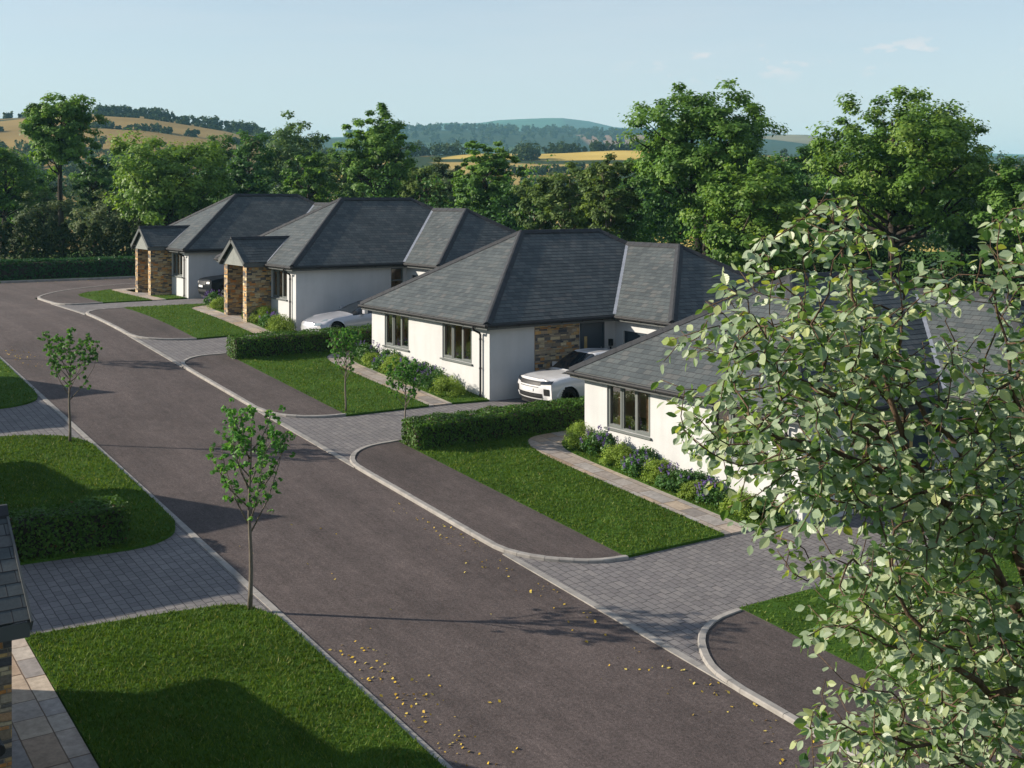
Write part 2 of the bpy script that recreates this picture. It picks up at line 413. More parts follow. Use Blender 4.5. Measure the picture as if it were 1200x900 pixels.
GOLD = (0.25, 0.175, 0.065); GOLD2 = (0.31, 0.23, 0.08); STUB = (0.23, 0.165, 0.11); GRN = (0.10, 0.14, 0.035); DKG = (0.028, 0.045, 0.02)
M['f_gold'] = mk_fields('golden_fields', [(0.0, GOLD), (0.4, GOLD2), (0.75, STUB), (0.9, GOLD)], 0.006, (0.035, 0.05, 0.022), 0.03)
M['f_mid'] = mk_fields('patchwork_fields', [(0.0, GOLD2), (0.35, (0.45, 0.33, 0.09)), (0.6, GRN), (0.75, GOLD), (0.9, STUB)], 0.008, DKG, 0.05)
M['f_ridge'] = mk_fields('wooded_fields', [(0.0, DKG), (0.38, (0.05, 0.085, 0.035)), (0.62, (0.24, 0.15, 0.10)), (0.72, DKG), (0.86, (0.20, 0.17, 0.09))], 0.0042, (0.02, 0.04, 0.02), 0.06)
M['f_far'] = mk_fields('far_hill_fields', [(0.0, (0.05, 0.11, 0.06)), (0.45, (0.08, 0.15, 0.08)), (0.65, (0.04, 0.085, 0.05)), (0.82, (0.24, 0.18, 0.13))], 0.0022, (0.04, 0.07, 0.04), 0.05)

# ------------------------------------------------------------------ world, sun, camera
SUN_EL = math.radians(24.5)
SUN_AZ = math.atan2(-RGT[0], -RGT[1])            # from +Y towards +X
w = bpy.data.worlds.new('World'); SC.world = w; w.use_nodes = True
wt = NT(w); bg = wt.n['Background']
sky = wt.new('ShaderNodeTexSky', sky_type='NISHITA')
sky.sun_disc = False; sky.sun_elevation = SUN_EL; sky.sun_rotation = SUN_AZ
sky.altitude = 50; sky.air_density = 1.0; sky.dust_density = 0.4; sky.ozone_density = 1.2
tc = wt.new('ShaderNodeTexCoord')
# small fair-weather clouds and thin streaks low in the sky
sp = wt.new('ShaderNodeSeparateXYZ'); wt.put(sp.inputs[0], tc.outputs['Generated'])
mp = wt.new('ShaderNodeMapping'); wt.put(mp.inputs[0], tc.outputs['Generated']); mp.inputs['Scale'].default_value = (1, 1, 2.6); mp.inputs['Location'].default_value = (0.37, 0.1, 0.0)
n1 = wt.noise(mp.outputs[0], 34.0, 5, 0.55)
band = wt.math('MULTIPLY', wt.ramp(sp.outputs[2], [(0.095, 0.0), (0.108, 1.0)]), wt.ramp(sp.outputs[2], [(0.118, 1.0), (0.135, 0.0)]))
puff = wt.math('MULTIPLY', wt.ramp(n1, [(0.57, 0.0), (0.66, 1.0)]), band)
mp2 = wt.new('ShaderNodeMapping'); wt.put(mp2.inputs[0], tc.outputs['Generated']); mp2.inputs['Scale'].default_value = (1.5, 1.5, 14.0)
cir = wt.math('MULTIPLY', wt.ramp(wt.noise(mp2.outputs[0], 2.2, 5, 0.6), [(0.45, 0.0), (0.8, 1.0)]), wt.ramp(sp.outputs[2], [(0.02, 0.0), (0.12, 1.0)]))
SKYC = wt.mix(wt.math('MULTIPLY', cir, 0.35), sky.outputs[0], (5.2, 5.3, 5.5, 1))
az = wt.math('ADD', wt.math('MULTIPLY', sp.outputs[0], RGT[0]), wt.math('MULTIPLY', sp.outputs[1], RGT[1]))
SKYC = wt.mix(wt.ramp(sp.outputs[2], [(0.0, 0.8), (0.10, 0.5), (0.30, 0.15)]), SKYC, (5.45, 5.45, 5.65, 1))
SKYC = wt.mix(wt.math('MULTIPLY', wt.math('MULTIPLY', puff, wt.ramp(az, [(0.08, 0.0), (0.16, 1.0)])), 0.8), SKYC, (6.2, 5.7, 5.6, 1))
wt.put(bg.inputs[0], SKYC); bg.inputs[1].default_value = 0.075

sun = bpy.data.lights.new('sun', 'SUN'); sun.energy = 4.5; sun.angle = math.radians(0.55); sun.color = (1.0, 0.895, 0.76)
so = bpy.data.objects.new('sun', sun); link(so)
ld = Vector((RGT[0] * math.cos(SUN_EL), RGT[1] * math.cos(SUN_EL), -math.sin(SUN_EL)))
so.rotation_euler = ld.to_track_quat('-Z', 'Y').to_euler(); so.location = (-40, 30, 60)

cam = bpy.data.cameras.new('camera'); cam.lens = 36.0 * FPX / 1200.0; cam.sensor_width = 36.0; cam.sensor_fit = 'HORIZONTAL'
cam.shift_y = -218.0 / 1200.0; cam.clip_start = 0.1; cam.clip_end = 20000
co = bpy.data.objects.new('camera', cam); link(co); co.location = (0, 0, EYE)
co.rotation_euler = Vector((FWD[0], FWD[1], 0)).to_track_quat('-Z', 'Y').to_euler()
SC.camera = co
vs = SC.view_settings; vs.view_transform = 'Standard'; vs.look = 'None'; vs.gamma = 1.0; vs.use_curve_mapping = False; vs.exposure = 1.0
SC.cycles.max_bounces = 6; SC.cycles.diffuse_bounces = 3; SC.cycles.glossy_bounces = 3; SC.cycles.transmission_bounces = 4
SC.cycles.transparent_max_bounces = 12; SC.cycles.volume_bounces = 0; SC.cycles.use_denoising = True
SC.cycles.sample_clamp_indirect = 6.0

# ------------------------------------------------------------------ ground
def clip_half(poly, axis, val, keep_less):
    out = []
    n = len(poly)
    for i in range(n):
        a = poly[i]; b = poly[(i + 1) % n]
        ia = (a[axis] <= val) if keep_less else (a[axis] >= val)
        ib = (b[axis] <= val) if keep_less else (b[axis] >= val)
        if ia: out.append(a)
        if ia != ib:
            k = (val - a[axis]) / (b[axis] - a[axis])
            out.append(tuple(lerp(a[j], b[j], k) for j in range(len(a))))
    return out

def sheet(name, poly, dz, mat, skirt=0.0, kind='structure'):
    """a flat patch of ground that follows the slope of the street"""
    mb = MB()
    s0 = min(p[1] for p in poly); s1 = max(p[1] for p in poly)
    cuts = [s0] + [c for c in ([-30] + [46 + i for i in range(0, 9)]) if s0 < c < s1] + [s1]
    for a, b in zip(cuts[:-1], cuts[1:]):
        q = clip_half(clip_half(list(poly), 1, a, False), 1, b, True)
        if len(q) < 3: continue
        P = [Vector((x, y, 0)) for x, y in q]
        for tri in tessellate_polygon([P]):
            pts = [q[i] for i in tri]
            ar = (pts[1][0] - pts[0][0]) * (pts[2][1] - pts[0][1]) - (pts[2][0] - pts[0][0]) * (pts[1][1] - pts[0][1])
            if abs(ar) < 1e-7: continue
            if ar < 0: pts = pts[::-1]
            mb.face([(x, y, road_z(y) + dz) for x, y in pts])
    if skirt:
        n = len(poly)
        for i in range(n):
            a = poly[i]; b = poly[(i + 1) % n]
            m = max(1, int(abs(a[1] - b[1])))
            for k in range(m):
                p = (lerp(a[0], b[0], k / m), lerp(a[1], b[1], k / m)); q = (lerp(a[0], b[0], (k + 1) / m), lerp(a[1], b[1], (k + 1) / m))
                mb.face([(p[0], p[1], road_z(p[1]) + dz - skirt), (q[0], q[1], road_z(q[1]) + dz - skirt), (q[0], q[1], road_z(q[1]) + dz), (p[0], p[1], road_z(p[1]) + dz)])
    o = mb.build(name, mat); tag(o, kind=kind)
    return o

def ground_far(x, y):
    r = math.hypot(x, y)
    return lerp(road_z(y), -4.0, smooth(110, 260, r))

def build_ground():
    rs = [0, 6, 12, 18, 24, 30, 36, 42] + list(range(44, 60)) + [66, 75, 90, 110, 130, 160, 200, 260, 400, 800, 1600, 3200, 6500, 9000]
    na = 120
    V = []; Fc = []
    # grid that matches the street near by, polar beyond
    for r in rs:
        for k in range(na):
            a = 2 * PI * k / na
            x, y = r * math.sin(a), r * math.cos(a)
            V.append((x, y, ground_far(x, y) - 0.16))
    for i in range(len(rs) - 1):
        for k in range(na):
            k2 = (k + 1) % na
            Fc.append((i * na + k, i * na + k2, (i + 1) * na + k2, (i + 1) * na + k))
    me = bpy.data.meshes.new('ground'); me.from_pydata(V, [], Fc); me.materials.append(M['turf'])
    o = bpy.data.objects.new('ground', me); link(o); tag(o, kind='structure')
build_ground()

# road with the junction at its head
sheet('road', [(8.22, -14), (13.45, -14), (13.45, 62.2), (14.9, 64.8), (16.4, 66.6), (18.3, 68.2), (20.6, 69.2), (60, 69.6), (60, 74.35), (-40, 74.35), (-40, 69.5), (4, 69.5), (8.22, 66)], 0.0, M['asphalt'])

def arc_pts(pts, sub=4):
    """Catmull-Rom through plan points"""
    out = []
    n = len(pts)
    for i in range(n - 1):
        p0 = pts[max(i - 1, 0)]; p1 = pts[i]; p2 = pts[i + 1]; p3 = pts[min(i + 2, n - 1)]
        for k in range(sub):
            t_ = k / sub
            out.append(tuple(0.5 * ((2 * p1[j]) + (-p0[j] + p2[j]) * t_ + (2 * p0[j] - 5 * p1[j] + 4 * p2[j] - p3[j]) * t_ ** 2 + (-p0[j] + 3 * p1[j] - 3 * p2[j] + p3[j]) * t_ ** 3) for j in range(2)))
    out.append(pts[-1])
    return out

K5 = [(13.38, -12), (13.37, 0), (13.36, 8), (13.36, 13.0)] + arc_pts([(13.36, 13.2), (13.49, 14.04), (14.07, 14.91), (14.81, 15.37), (15.6, 15.5)])
K4 = arc_pts([(15.5, 18.44), (14.7, 18.62), (13.9, 19.22), (13.45, 19.95), (13.38, 20.6)]) + [(13.38, 26.2)] + arc_pts([(13.38, 26.5), (13.5, 27.1), (13.95, 27.75), (14.6, 28.12), (15.5, 28.24)])
K3 = arc_pts([(15.5, 31.3), (14.75, 31.4), (14.0, 31.8), (13.55, 32.4), (13.38, 33.2)]) + [(13.38, 39.0)] + arc_pts([(13.38, 39.4), (13.52, 40.2), (14.0, 40.82), (14.6, 41.12), (15.5, 41.14)])
K2 = arc_pts([(15.5, 44.2), (14.75, 44.38), (14.0, 44.8), (13.55, 45.35), (13.38, 46.1)]) + [(13.38, 48), (13.4, 50), (13.42, 51.5)] + arc_pts([(13.43, 52.2), (13.6, 52.95), (14.1, 53.65), (14.8, 54.0), (15.6, 54.12)])
K1 = arc_pts([(15.5, 57.25), (14.7, 57.1), (14.0, 57.2), (13.55, 57.7), (13.43, 58.6)]) + arc_pts([(13.43, 60.0), (13.62, 62.3), (14.88, 64.8), (16.4, 66.55), (18.3, 68.1), (20.6, 69.1), (26, 69.45), (40, 69.5)])

def kerb_run(pts, width=0.13, top=0.075, name='kerb'):
    """kerb stones laid end to end along a plan line, the stone standing to its right-hand side (towards the houses)"""
    mb = MB()
    P = [Vector((p[0], p[1])) for p in pts]
    # resample into stones
    d = [0.0]
    for a, b in zip(P[:-1], P[1:]): d.append(d[-1] + (b - a).length)
    L = d[-1]
    def at(s):
        s = min(max(s, 0), L)
        for i in range(len(P) - 1):
            if s <= d[i + 1] or i == len(P) - 2:
                k = (s - d[i]) / max(1e-9, d[i + 1] - d[i])
                return P[i].lerp(P[i + 1], k), (P[i + 1] - P[i]).normalized()
    s = 0.0
    while s < L - 0.02:
        p, dr = at(s); q, dr2 = at(min(s + 0.9, L))
        ln = 0.9 if dr.dot(dr2) > 0.995 else 0.3
        e = min(s + ln, L)
        p, _ = at(s + 0.004); q, _ = at(e - 0.004)
        v = q - p
        if v.length < 0.02: s = e; continue
        nrm = Vector((v.y, -v.x)).normalized() * width
        z0, z1 = road_z(p.y), road_z(q.y)
        b = 0.018
        jt = rng.uniform(-0.003, 0.003)
        def ring(pt, z):
            a = Vector((pt.x, pt.y, 0)); n3 = Vector((nrm.x, nrm.y, 0)); u = n3.normalized()
            return [a + Vector((0, 0, z - 0.12)), a + Vector((0, 0, z + top - b + jt)), a + u * b + Vector((0, 0, z + top + jt)), a + n3 + Vector((0, 0, z + top + jt)), a + n3 + Vector((0, 0, z - 0.12))]
        A = ring(p, z0); B = ring(q, z1)
        for i in range(4): mb.face([A[i], A[i + 1], B[i + 1], B[i]])
        mb.face(A); mb.face(B[::-1])
        s = e
    o = mb.build(name, M['kerb']); tag(o, kind='structure')
    return o
for k in (K5, K4, K3, K2, K1): kerb_run(k)
kerb_run([(-40, 74.3), (-10, 74.3), (20, 74.3), (60, 74.3)][::-1], 0.16, 0.13, 'kerb')

def inset(pts, dx=0.0):
    return [(p[0] + 0.11, p[1]) for p in pts]
TZ = 0.058
def shrink(pts, w=0.12):
    """line of the back of the kerb"""
    out = []
    for i, p in enumerate(pts):
        a = Vector(pts[max(i - 1, 0)]); b = Vector(pts[min(i + 1, len(pts) - 1)])
        v = (b - a).normalized(); out.append((p[0] + v.y * w, p[1] - v.x * w))
    return out
sheet('pavement', shrink(K5) + [(15.68, 15.4), (15.68, -12)], TZ, M['tarmac'])
sheet('pavement', shrink(K4) + [(15.47, 28.1), (15.47, 18.55)], TZ, M['tarmac'])
sheet('pavement', shrink(K3) + [(15.47, 41.0), (15.47, 31.4)], TZ, M['tarmac'])
sheet('pavement', shrink(K2) + [(15.52, 54.0), (15.5, 44.3)], TZ, M['tarmac'])
sheet('pavement', shrink(K1) + [(40, 66.6), (20.6, 66.2), (18.2, 65.35), (16.5, 64.1), (15.75, 62.9), (15.5, 61.5), (15.45, 57.4)], TZ, M['tarmac'])

# block-paved driveways and their flush channel stones
DR = [('driveway', 12.9, 20.2, 15.4, 18.5), ('driveway', 26.2, 33.4, 28.1, 31.2), ('driveway', 39.2, 46.2, 41.1, 44.3), ('driveway', 51.8, 58.8, 54.1, 57.3)]
for nm, a, b, c, d in DR:
    sheet(nm, [(13.45, a), (15.7, a), (15.7, c - 0.2), (25.4, c - 0.2), (25.4, d + 0.1), (15.7, d + 0.1), (15.7, b), (13.45, b)], 0.008, M['paving'])
def channel(x0, x1, y0, y1, dz=0.022):
    mb = MB(); y = y0
    while y < y1 - 0.05:
        e = min(y + 0.9, y1)
        zs = [road_z(y) + dz, road_z(e - 0.008) + dz]
        mb.face([(x0, y, zs[0]), (x1, y, zs[0]), (x1, e - 0.008, zs[1]), (x0, e - 0.008, zs[1])])
        mb.face([(x0, y, zs[0] - 0.1), (x0, y, zs[0]), (x0, e, zs[1]), (x0, e, zs[1] - 0.1)])
        mb.face([(x1, y, zs[0]), (x1, y, zs[0] - 0.1), (x1, e, zs[1] - 0.1), (x1, e, zs[1])])
        y = e
    tag(mb.build('kerb', M['kerb']), kind='structure')
for a, b in ((13.3, 19.9), (26.6, 33.0), (39.6, 46.0), (52.3, 58.4)): channel(13.37, 13.52, a, b)
channel(8.2, 8.33, -12, 64)
for c, d in ((20.1, 24.6), (32.3, 37.4)):
    sheet('driveway', [(-8, c - 0.4), (8.2, c - 1.6), (8.2, d + 0.6), (-8, d)], 0.008, M['paving'])

# sandstone garden paths
def path_for(o, x=0.0):
    out = arc_pts([(18.28 + x, 18.52 + o), (18.28 + x, 21 + o), (18.28 + x, 24.4 + o), (18.36 + x, 25.6 + o), (18.62 + x, 26.45 + o), (19.2 + x, 26.95 + o), (20.4 + x, 27.05 + o)])
    inn = arc_pts([(20.4 + x, 26.32 + o), (19.75 + x, 26.28 + o), (19.32 + x, 25.8 + o), (19.12 + x, 25.0 + o), (19.1 + x, 23 + o), (19.1 + x, 21 + o), (19.1 + x, 18.5 + o)])
    return out, inn
PZ = 0.05
for o in (0.0, 12.75):
    a, b = path_for(o); sheet('path', a + b, PZ, M['flag'], 0.06)
a2 = arc_pts([(17.92, 44.5), (17.92, 48), (17.95, 51.3), (18.15, 52.4), (18.8, 53.0), (19.6, 53.1)]); b2 = arc_pts([(19.6, 52.5), (19.0, 52.1), (18.8, 51.4), (18.72, 50.0)]) + [(18.72, 49.7), (19.7, 49.65), (19.7, 47.0), (18.72, 47.0), (18.72, 44.45)]
sheet('path', a2 + b2, PZ, M['flag'], 0.06)
a1 = arc_pts([(17.9, 57.4), (17.9, 60.5), (17.92, 64.0), (18.2, 65.3), (19.6, 65.85)]); b1 = arc_pts([(19.6, 65.3), (18.9, 64.9), (18.6, 64.2), (18.6, 63.0)]) + [(18.6, 62.7), (19.75, 62.65), (19.75, 60.0), (18.6, 60.0), (18.6, 57.45)]
sheet('path', a1 + b1, PZ, M['flag'], 0.06)
sheet('path', [(3.02, 4), (4.25, 4), (4.25, 20.35), (3.02, 20.4)], PZ, M['flag'], 0.06)

# lawns
LZ = 0.062
LAWNS = []
def lawn(poly, dens, hgt=0.05):
    sheet('lawn', poly, LZ, M['turf'], 0.09); LAWNS.append((poly, dens, hgt))
for o in (0.0, 12.75):
    a, b = path_for(o)
    lawn([(15.47, 18.52 + o)] + [(p[0] - 0.004, p[1]) for p in a] + [(20.4, 28.0 + o), (15.47, 28.15 + o)], 620 if o == 0 else 300)
    lawn([(p[0] + 0.004, p[1]) for p in b] + [(20.42, 18.35 + o), (20.42, 26.3 + o)], 500 if o == 0 else 260)
lawn([(15.5, 44.25)] + [(p[0] - 0.004, p[1]) for p in a2] + [(19.7, 54.0), (15.52, 54.1)], 200)
lawn([(18.73, 44.45), (19.7, 44.4), (19.7, 46.98), (18.73, 46.98)], 220)
lawn([(18.73, 49.72), (19.7, 49.7), (19.7, 52.4), (19.0, 52.1), (18.8, 51.4)], 180)
lawn([(15.45, 57.35)] + [(p[0] - 0.004, p[1]) for p in a1[:-4]] + [(18.2, 65.3), (16.5, 64.0), (15.75, 62.8), (15.5, 61.4)], 140)
lawn([(18.61, 57.5), (19.7, 57.6), (19.7, 59.98), (18.61, 59.98)], 140)
lawn([(15.68, -12), (30, -12), (30, 15.3), (15.68, 15.5)], 260)
lawn(arc_pts([(8.2, 2), (8.2, 10), (8.19, 18.3), (8.1, 19.3), (7.75, 19.95), (7.0, 20.15), (5.6, 20.3), (4.27, 20.42)]) + [(4.27, 2)], 1300, 0.06)
lawn(arc_pts([(1.9, 23.75), (5.0, 23.72), (6.9, 23.55), (7.75, 23.85), (8.12, 24.5), (8.2, 25.6), (8.2, 30.6), (8.1, 31.7), (7.6, 32.45), (6.4, 32.95), (4.0, 33.1)]) + [(1.9, 33.1)], 620, 0.055)
lawn(arc_pts([(1.9, 36.3), (5.0, 36.2), (6.9, 36.15), (7.75, 36.5), (8.12, 37.1), (8.2, 38.2)]) + [(8.2, 46), (1.9, 46)], 260)
sheet('verge', [(-40, 74.46), (60, 74.46), (60, 84), (-40, 84)], 0.10, M['turf'], 0.05)

def inside(poly, x, y):
    c = np.zeros(len(x), dtype=bool); n = len(poly)
    for i in range(n):
        x1, y1 = poly[i]; x2, y2 = poly[(i + 1) % n]
        if y1 == y2: continue
        cond = ((y1 > y) != (y2 > y)) & (x < (x2 - x1) * (y - y1) / (y2 - y1) + x1)
        c ^= cond
    return c
def road_zv(y):
    return np.array([road_z(v) for v in y]) if len(y) < 5000 else np.interp(y, ZS, ZV)
ZS = np.linspace(-40, 120, 1601); ZV = np.array([road_z(v) for v in ZS])

def grass_blades():
    allv = []; allr = []
    for poly, dens, hgt in LAWNS:
        xs = [p[0] for p in poly]; ys = [p[1] for p in poly]
        lo_y = max(min(ys), 9.0)
        A = (max(xs) - min(xs)) * (max(ys) - lo_y)
        n = int(A * dens)
        x = nrs.uniform(min(xs), max(xs), n); y = nrs.uniform(lo_y, max(ys), n)
        k = inside(poly, x, y); x, y = x[k], y[k]
        # keep what the place shows: in front of the camera
        dep = FWD[0] * x + FWD[1] * y; lat = RGT[0] * x + RGT[1] * y
        k = (np.abs(lat) < 0.50 * dep + 1.0); x, y = x[k], y[k]
        n = len(x)
        z = np.interp(y, ZS, ZV) + LZ - 0.005
        a = nrs.uniform(0, 2 * PI, n); h = hgt * nrs.uniform(0.5, 1.35, n); wd = nrs.uniform(0.007, 0.014, n) * (1.0 if dens > 1000 else 1.5)
        lean = nrs.uniform(0.2, 1.1, n) * h; la = nrs.uniform(0, 2 * PI, n)
        p = np.stack([x, y, z], 1)
        d = np.stack([np.cos(a) * wd, np.sin(a) * wd, np.zeros(n)], 1)
        tip = p + np.stack([np.cos(la) * lean, np.sin(la) * lean, h], 1)
        v = np.stack([p - d, p + d, tip], 1).reshape(-1, 3)
        pat = 0.5 + 0.25 * np.sin(x * 2.3 + y * 1.1) * np.sin(y * 2.9 - x)
        allv.append(v); allr.append(np.clip(nrs.uniform(0, 0.7, n) + 0.3 * pat + (nrs.uniform(0, 1, n) > 0.94) * 0.4, 0, 1))
    o = array_mesh('grass', np.concatenate(allv), 3, M['blade'], None, np.concatenate(allr)); tag(o, kind='stuff', label='short mown green grass on the front lawns')
grass_blades()

# ------------------------------------------------------------------ bungalows
PITCH = 0.63
EV = 0.12
def eave_c(d): return EV + PITCH * d

def slope_courses(mb, poly, eave_dir, step=0.19, lift=0.004):
    """slates laid in courses over one roof plane (poly: corners in 3-D)"""
    P = [Vector(p) for p in poly]
    nrm = Vector((0, 0, 0))
    for i in range(len(P)): nrm += (P[i] - P[0]).cross(P[(i + 1) % len(P)] - P[0])
    nrm.normalize()
    if nrm.z < 0: nrm = -nrm
    U = Vector(eave_dir).normalized(); Vd = nrm.cross(U).normalized()
    if Vd.z < 0: Vd = -Vd; U = -U
    O = min(P, key=lambda p: p.z)
    uv = [((p - O).dot(U), (p - O).dot(Vd)) for p in P]
    vmax = max(q[1] for q in uv); v0 = 0.0
    off = rng.uniform(0, 7)
    while v0 < vmax - 1e-4:
        v1 = min(v0 + step, vmax)
        q = clip_half(clip_half(uv, 1, v0, False), 1, v1, True)
        if len(q) >= 3:
            pts = [O + U * a + Vd * b + nrm * (lift * (1 - (b - v0) / step) + 0.004) for a, b in q]
            mb.face(pts, [(a + off, b) for a, b in q])
            low = [x for x in q if abs(x[1] - v0) < 1e-6]
            if len(low) >= 2:
                a0 = min(x[0] for x in low); a1 = max(x[0] for x in low)
                A = O + U * a0 + Vd * v0; B = O + U * a1 + Vd * v0
                mb.face([A - nrm * 0.01, B - nrm * 0.01, B + nrm * (lift + 0.004), A + nrm * (lift + 0.004)], [(a0 + off, v0 + 0.06), (a1 + off, v0 + 0.06), (a1 + off, v0 + 0.07), (a0 + off, v0 + 0.07)])
        v0 += step

def ridge_line(mb, p, q, w=0.15, th=0.075, seg=0.46):
    p = Vector(p); q = Vector(q); L = (q - p).length; d = (q - p) / L
    side = d.cross(Vector((0, 0, 1))).normalized(); up = side.cross(d).normalized()
    n = max(1, int(round(L / seg)))
    for i in range(n):
        a = p + d * (L * i / n); b = p + d * (L * (i + 1) / n + 0.02)
        A = []; B = []
        for pt, o, ex in ((a, A, 0.0), (b, B, 0.008)):
            o += [pt - side * w - up * (0.075 - ex), pt - side * w - up * (0.035 - ex), pt - side * 0.03 + up * (th + ex), pt + side * 0.03 + up * (th + ex), pt + side * w - up * (0.035 - ex), pt + side * w - up * (0.075 - ex)]
        for k in range(5): mb.face([A[k], A[k + 1], B[k + 1], B[k]])
        mb.face(A); mb.face(B[::-1])

def wall_panel(mb, tf, u0, u1, v0, v1, holes, reveal=0.11):
    us = sorted(set([u0, u1] + [h[0] for h in holes] + [h[1] for h in holes])); vs_ = sorted(set([v0, v1] + [h[2] for h in holes] + [h[3] for h in holes]))
    for i in range(len(us) - 1):
        for j in range(len(vs_) - 1):
            cu = (us[i] + us[i + 1]) / 2; cv = (vs_[j] + vs_[j + 1]) / 2
            if any(h[0] < cu < h[1] and h[2] < cv < h[3] for h in holes): continue
            q = [(us[i], vs_[j]), (us[i + 1], vs_[j]), (us[i + 1], vs_[j + 1]), (us[i], vs_[j + 1])]
            mb.face([tf(u, v, 0) for u, v in q], q)
    for h in holes:
        c = [(h[0], h[2]), (h[1], h[2]), (h[1], h[3]), (h[0], h[3])]
        for i in range(4):
            a = c[i]; b = c[(i + 1) % 4]
            mb.face([tf(a[0], a[1], 0), tf(b[0], b[1], 0), tf(b[0], b[1], reveal), tf(a[0], a[1], reveal)])

def window(root, tf, u0, u1, v0, v1, flip=False, lights=3, sill=True, curtains=True, room_d=1.35):
    fr = MB(lambda u, v, d: tf(u, v, d)); d0, d1 = 0.045, 0.105; e = 0.055
    def bx(mb, a, b, c, d_, p, q): mb.box(a, b, c, d_, p, q)
    F = MB(lambda u, v, d: tf(u, v, d))
    F.box(u0 + 0.002, u1 - 0.002, v0 + 0.002, v0 + e, d0, d1); F.box(u0 + 0.002, u1 - 0.002, v1 - e, v1 - 0.002, d0, d1)
    F.box(u0 + 0.002, u0 + e, v0 + e, v1 - e, d0, d1); F.box(u1 - e, u1 - 0.002, v0 + e, v1 - e, d0, d1)
    W = u1 - u0
    cells = []
    if lights == 3:
        m1, m2 = u0 + W * 0.35, u0 + W * 0.655
        for m_ in (m1, m2): F.box(m_ - 0.035, m_ + 0.035, v0 + e, v1 - e, d0, d1)
        cells = [(u0 + e, m1 - 0.035, True), (m1 + 0.035, m2 - 0.035, False), (m2 + 0.035, u1 - e, True)]
    elif lights == 1:
        m1 = v0 + (v1 - v0) * 0.55
        F.box(u0 + e, u1 - e, m1 - 0.03, m1 + 0.03, d0, d1)
        cells = [(u0 + e, u1 - e, False)]
    for a, b, opening in cells:
        if opening:
            g = 0.05; q0, q1 = d0 - 0.018, d0 + 0.03
            F.box(a - 0.012, b + 0.012, v0 + e - 0.01, v0 + e + g, q0, q1); F.box(a - 0.012, b + 0.012, v1 - e - g, v1 - e + 0.01, q0, q1)
            F.box(a - 0.012, a + g, v0 + e + g, v1 - e - g, q0, q1); F.box(b - g, b + 0.012, v0 + e + g, v1 - e - g, q0, q1)
    f = F.build('window', M['frame'], root)
    G = MB(lambda u, v, d: tf(u, v, d)); G.face([(u0 + e * .5, v0 + e * .5, 0.08), (u1 - e * .5, v0 + e * .5, 0.08), (u1 - e * .5, v1 - e * .5, 0.08), (u0 + e * .5, v1 - e * .5, 0.08)])
    G.build('pane', M['glass'], f)
    if sill:
        S = MB(lambda u, v, d: tf(u, v, d)); S.box(u0 - 0.06, u1 + 0.06, v0 - 0.05, v0 - 0.003, -0.07, 0.1)
        S.build('sill', M['frame'], f, bevel=0.008)
    if curtains:
        for a, b in ((u0 - 0.1, u0 + W * 0.24), (u1 - W * (0.16 if not flip else 0.24), u1 + 0.1)):
            Cn = MB(lambda u, v, d: tf(u, v, d))
            n = 16
            for i in range(n):
                k0, k1 = i / n, (i + 1) / n
                p0 = 0.24 + 0.035 * math.sin(k0 * 22); p1 = 0.24 + 0.035 * math.sin(k1 * 22)
                Cn.face([(lerp(a, b, k0), v0 - 0.5, p0), (lerp(a, b, k1), v0 - 0.5, p1), (lerp(a, b, k1), v1 + 0.05, p1), (lerp(a, b, k0), v1 + 0.05, p0)])
            Cn.build('curtain', M['curtain'], f)
    Rm = MB(lambda u, v, d: tf(u, v, d))
    ra, rb, rv0, rv1, rd0, rd1 = u0 - 0.5, u1 + 0.5, v0 - 0.9, v1 + 0.08, 0.13, room_d
    Rm.face([(ra, rv0, rd1), (rb, rv0, rd1), (rb, rv1, rd1), (ra, rv1, rd1)], m=0)
    Rm.face([(ra, rv0, rd0), (ra, rv0, rd1), (ra, rv1, rd1), (ra, rv1, rd0)], m=0); Rm.face([(rb, rv0, rd0), (rb, rv0, rd1), (rb, rv1, rd1), (rb, rv1, rd0)], m=0)
    Rm.face([(ra, rv0, rd0), (rb, rv0, rd0), (rb, rv0, rd1), (ra, rv0, rd1)], m=2); Rm.face([(ra, rv1, rd0), (rb, rv1, rd0), (rb, rv1, rd1), (ra, rv1, rd1)], m=0)
    if lights == 3:
        Rm.box(u0 + W * 0.45, u1 + 0.3, v0 - 0.9, v0 + 0.1, rd1 - 0.45, rd1 - 0.01, 1)
    Rm.build('room', [M['room'], M['sideboard'], M['floorboard']], f)
    return f

def door(root, tf, u0, u1, v0, v1, light=True):
    D = MB(lambda u, v, d: tf(u, v, d))
    D.box(u0 + 0.002, u0 + 0.06, v0, v1 - 0.06, 0.0, 0.08); D.box(u1 - 0.06, u1 - 0.002, v0, v1 - 0.06, 0.0, 0.08); D.box(u0 + 0.002, u1 - 0.002, v1 - 0.06, v1 - 0.002, 0.0, 0.08)
    D.box(u0 + 0.063, u1 - 0.063, v0, v1 - 0.063, 0.03, 0.075)
    o = D.build('front_door', M['door'], root)
    if light:
        L = MB(lambda u, v, d: tf(u, v, d)); L.box(u0 + 0.15, u0 + 0.27, v0 + 0.35, v1 - 0.45, 0.022, 0.04); L.build('door_glass', M['amber'], o)
        H = MB(lambda u, v, d: tf(u, v, d)); H.tube([(u1 - 0.17, v0 + 0.75, -0.03), (u1 - 0.17, v0 + 1.35, -0.03)], 0.014, 8); H.build('handle', M['steel'], o)
    return o

